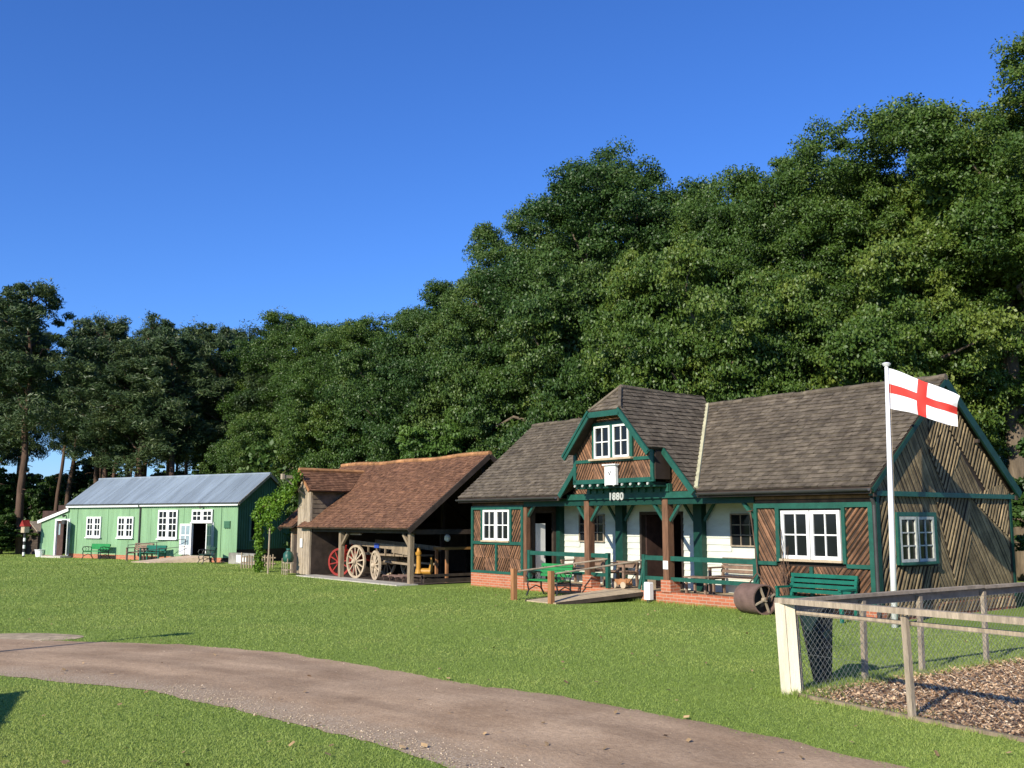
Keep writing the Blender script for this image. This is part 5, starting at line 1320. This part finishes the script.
for i, (x, y, top, rad, p, lb) in enumerate(OAKS):
    tall = top > 12.5; me_ = TALL[0 if p < 2 else (1 if p == 2 else 2)] if tall else OAKP[p]
    if i == 0: me_ = oak_proto(19, 'oak', 17, 5.3, 7.0, 34, 30, 300, .052, .95)
    put_tree('oak_tree', me_, x, y, rad / (5.5 if tall else 5.1), top * 1.05 / (17.3 if tall else 10.2), i * 1.37, lb, 'tree', 'broadleaf trees of the wood behind the buildings')
# bright green young tree over the barn ridge, bush at right edge
bush = oak_proto(21, 'bush', 6, 2.6, .3, 20, 20, 150, .065)
put_tree('young_tree', bush, -2.9, 44.0, 1.0, 1.12, 0, 'bright green young tree above the right end of the barn ridge', 'tree', None)
def shrub(x, y, s, sz, lb, mi=None, rot=0.):
    put_tree('shrub', bush if mi is None else mi, x, y, s, sz, rot, lb, 'shrub', None)
shrub(13.8, 24.6, .55, .46, 'bright green shrub at the right edge beside the dark gable wall')
shrub(15.8, 27.0, .6, .5, 'taller green shrub behind the right edge of the gable wall', rot=2)
bushd = oak_proto(22, 'oakdark', 6, 2.6, .2, 18, 18, 120, .08)
for x, y, s, z, lb in ((-14.9, 52.5, .55, .4, 'dark shrub behind the dark end of the green hall'), (-6.2, 45.0, .7, .6, 'dark shrub behind the barn hoist beam'), (-30.5, 60, .8, .45, 'dark shrub behind the small shed'), (8.8, 33.0, .9, .7, 'dark shrub peeping behind the ridge of the pavilion'), (17.0, 29.5, .9, .85, 'dark shrub in the shade right of the bargeboard')):
    shrub(x, y, s, z, lb, bushd, x)

for i in range(22):
    x = -56 + i * 2.05 + random.uniform(-.5, .5)
    put_tree('understorey_shrub', bushd, x, random.uniform(84, 98), random.uniform(.9, 1.3), random.uniform(.85, 1.5), i * 1.9, 'dark shrub of the understorey, far back among the pine trunks', 'shrub', 'understorey shrubs far back among the pines')

def pine_proto(seed, H=16., lean=0.):
    rg = np.random.default_rng(seed); b = MB()
    top = np.array([lean, rg.normal() * .4, H * .93]); pts = []; rs = []
    for i in range(9):
        t = i / 8; pts.append(np.array([lean * t ** 1.5 + rg.normal() * .08, rg.normal() * .08, t * H * .95])); rs.append(.17 * (1 - t) + .045)
    b.tube(pts, rs, 8)
    def at(z): t = z / (H * .95); i = min(7, int(t * 8)); f = t * 8 - i; return pts[i] * (1 - f) + pts[i + 1] * f
    Cs = []; Sz = []; A_ = []
    nb = 26
    for i in range(nb):
        f = (i + .5) / nb; z = H * (.43 + .53 * f); p = at(min(z, H * .94)); a = i * 2.4 + rg.normal() * .6
        rad = (2.7 * (1 - f) ** .5 * (.5 + .5 * min(1, f * 3.5))) * rg.uniform(.35, 1.15) + .3
        q = p + np.array([math.cos(a) * rad, math.sin(a) * rad, rad * rg.uniform(.05, .65) + .15])
        limb(b, p - (0, 0, .4), q, .06, .015, rg, 4, .08)
        for k in range(7):
            t = rg.uniform(.4, 1.12); c = p * (1 - t) + q * t + rg.normal(size=3) * (.45, .45, .32); cr = rg.uniform(.38, .8) * (.65 + .45 * (1 - f)); m = int(180 * rg.uniform(.6, 1.3))
            e = rg.normal(size=(m, 3)); e /= np.linalg.norm(e, axis=1)[:, None]; e *= rg.uniform(.3, 1.05, (m, 1)); Cs.append(c + e * (cr, cr, cr * .72)); Sz.append(rg.uniform(.08, .18, m))
    for i in range(4):   # leader shoots
        c = top + np.array([rg.normal() * .3, rg.normal() * .3, .2 + i * .22]); m = 120; e = rg.normal(size=(m, 3)) * (.22, .22, .35); Cs.append(c + e); Sz.append(rg.uniform(.07, .15, m))
    for i in range(5):   # bare dead stubs
        z = H * rg.uniform(.2, .42); p = at(z); a = rg.uniform(0, 6.28); limb(b, p, p + np.array([math.cos(a), math.sin(a), -.1]) * rg.uniform(.3, .9), .035, .01, rg, 3, .05)
    Cs = np.vstack(Cs); Sz = np.concatenate(Sz)
    V = leaf_quads(Cs, Sz, rg, None, .1, .22)
    return b.mesh('pine_trunk', M['pinebark'], True), np_mesh('pine_crown', V, 4, M['needle'])
PINP = [pine_proto(31, lean=.8), pine_proto(32, lean=-1.2), pine_proto(33, lean=.2), pine_proto(34, lean=1.8)]
PX = [(-37.2, 68.0, 15.6), (-33.2, 64.0, 15.8), (-29.2, 60.0, 15.9), (-32.0, 72.0, 16.2), (-27.2, 66.0, 15.2), (-29.3, 76.0, 16.0), (-23.6, 64.0, 14.8), (-19.7, 58.5, 12.9), (-21.5, 70.0, 15.2), (-17.6, 63.0, 13.9), (-19.6, 74.0, 16.0), (-16.6, 77.0, 17.0),
      (-35.6, 61.0, 14.0), (-25.2, 61.5, 12.6), (-22.2, 60.0, 11.4), (-15.9, 60.5, 11.6), (-24.5, 72.0, 15.0)]
PL = ['leftmost pine, cut by the left edge of the photo', 'second tall pine from the left edge with layered flat boughs', 'tallest front pine at left with a reddish trunk left of the hall', 'pine behind and right of the tallest left pine', 'dark pine above the left end of the hall roof', 'thin topped pine on the skyline above the hall left end', 'dense dark pine over the hall roof, left of centre', 'nearest spreading pine with pale trunk right behind the hall roof', 'pine peeking over the spreading pine behind the hall', 'pine right of the spreading pine, above the hall right end', 'distant pine on the skyline above the hall right end', 'last distant pine before the rounded oak on the right', 'front pine at the left edge above the shed', 'slim pine directly behind the hall lean-to', 'short pine behind the middle of the hall roof', 'low pine beside the dark gable of the hall', 'distant pine filling the gap over the hall middle']
for i, ((x, y, top), lb) in enumerate(zip(PX, PL)):
    put_tree('pine_tree', PINP[i % 4], x, y, 1.0 + .12 * ((i * 7) % 3), top / 15.6, i * 2.1, lb, 'pine tree', 'tall pines behind the green hall')
# farther rows: trunks one can tell apart between the front pines
k = 0
for i in range(26):
    x = -54 + i * 1.6 + random.uniform(-.6, .6); y = random.uniform(80, 96)
    put_tree('pine_tree', PINP[(i * 3 + 1) % 4], x, y, .9, random.uniform(.98, 1.12) * (.9 if i > 19 else 1), i * 1.3, 'far pine of the dark back row, its trunk in shade', 'pine tree', 'far pines in the dark back row behind the hall')
# far wood: low understorey and distant foliage, one mass
rg = np.random.default_rng(55); C_ = []; S_ = []
def mass(x0, x1, y0, y1, z0, z1, n, s0, s1):
    c = np.c_[rg.uniform(x0, x1, n), rg.uniform(y0, y1, n), rg.uniform(z0, z1, n)]
    c[:, 2] *= .55 + .45 * np.sin(c[:, 0] * .9 + np.sin(c[:, 1])) ** 2
    C_.append(c); S_.append(rg.uniform(s0, s1, n))
mass(-70, 5, 100, 118, 0, 4.5, 26000, .12, .3)
mass(-40, -16, 64, 80, 0, 2.2, 7000, .12, .25)
mass(-14, 8, 50, 60, 0, 6, 34000, .09, .2)
mass(4, 34, 44, 56, 0, 8, 40000, .1, .26)
mass(14, 30, 36, 42, 0, 4, 7000, .12, .25)
o = bpy.data.objects.new('woodland', np_mesh('woodland', leaf_quads(np.vstack(C_), np.concatenate(S_), rg, None, .3), 4, M['oakdark'])); col.objects.link(o)
tag(o, 'dark undergrowth and far foliage between the tree trunks', 'woodland', kind='stuff')

# vine over its pole and rope towards the hoist beam
vb = MB(); vb.tube([(0, 0, 0), (.02, 0, 1.2), (0, 0, 2.55)], .045, 8)
vp = thing('climbing_vine', 'yellow-green vine smothering a pole and arching to the hoist tower', 'vine', W(-11.55, -1.9), RZ)
vb.build('pole', M['grey'], vp)
b = MB(); b.tube([(0, 0, 2.5), (.7, 0, 2.55), (1.6, .05, 2.9), (2.6, .1, 3.4)], .03, 6); b.build('stem', M['stem'], vp)
rg = np.random.default_rng(77); C_ = []; S_ = []
def vclump(c, r, n): e = rg.normal(size=(n, 3)); e /= np.linalg.norm(e, axis=1)[:, None]; C_.append(np.array(c) + e * rg.uniform(.2, 1, (n, 1)) * r); S_.append(rg.uniform(.03, .065, n))
for i in range(34): z = i / 33 * 2.6; vclump((rg.normal() * .07, -.03 + rg.normal() * .05, z + .05), rg.uniform(.12, .22) + (.08 if z > 2.0 else 0), 110)
for i in range(16): t = i / 15; vclump((t * 3.1 + rg.normal() * .08, .05, 2.6 + .95 * t ** 1.6 + rg.normal() * .08), rg.uniform(.14, .3), 100)
for i in range(14): t = i / 13; vclump((.3 + t * 2.2, .05, 2.15 + .75 * t + rg.normal() * .1), rg.uniform(.12, .24), 70)
for i in range(10): t = i / 9; vclump((1.1 + rg.normal() * .2, .0, 2.1 + rg.normal() * .25), rg.uniform(.12, .22), 60)
for i in range(10): t = i / 9; vclump((1.4 + t * 1.1, .1, 2.5 + .8 * t), rg.uniform(.15, .26), 80)
o = bpy.data.objects.new('leaves', np_mesh('vine_leaves', leaf_quads(np.vstack(C_), np.concatenate(S_), rg, None, .2, .75), 4, M['vine'])); col.objects.link(o); o.parent = vp
t = MB(); t.tube([(0, 0, 0), (.02, 0, 1.7)], .03, 6); o = t.build('pole', M['grey']); o.location = W(-10.5, -2.0); tag(o, 'thin pale pole between the vine and the slatted rack', 'pole')
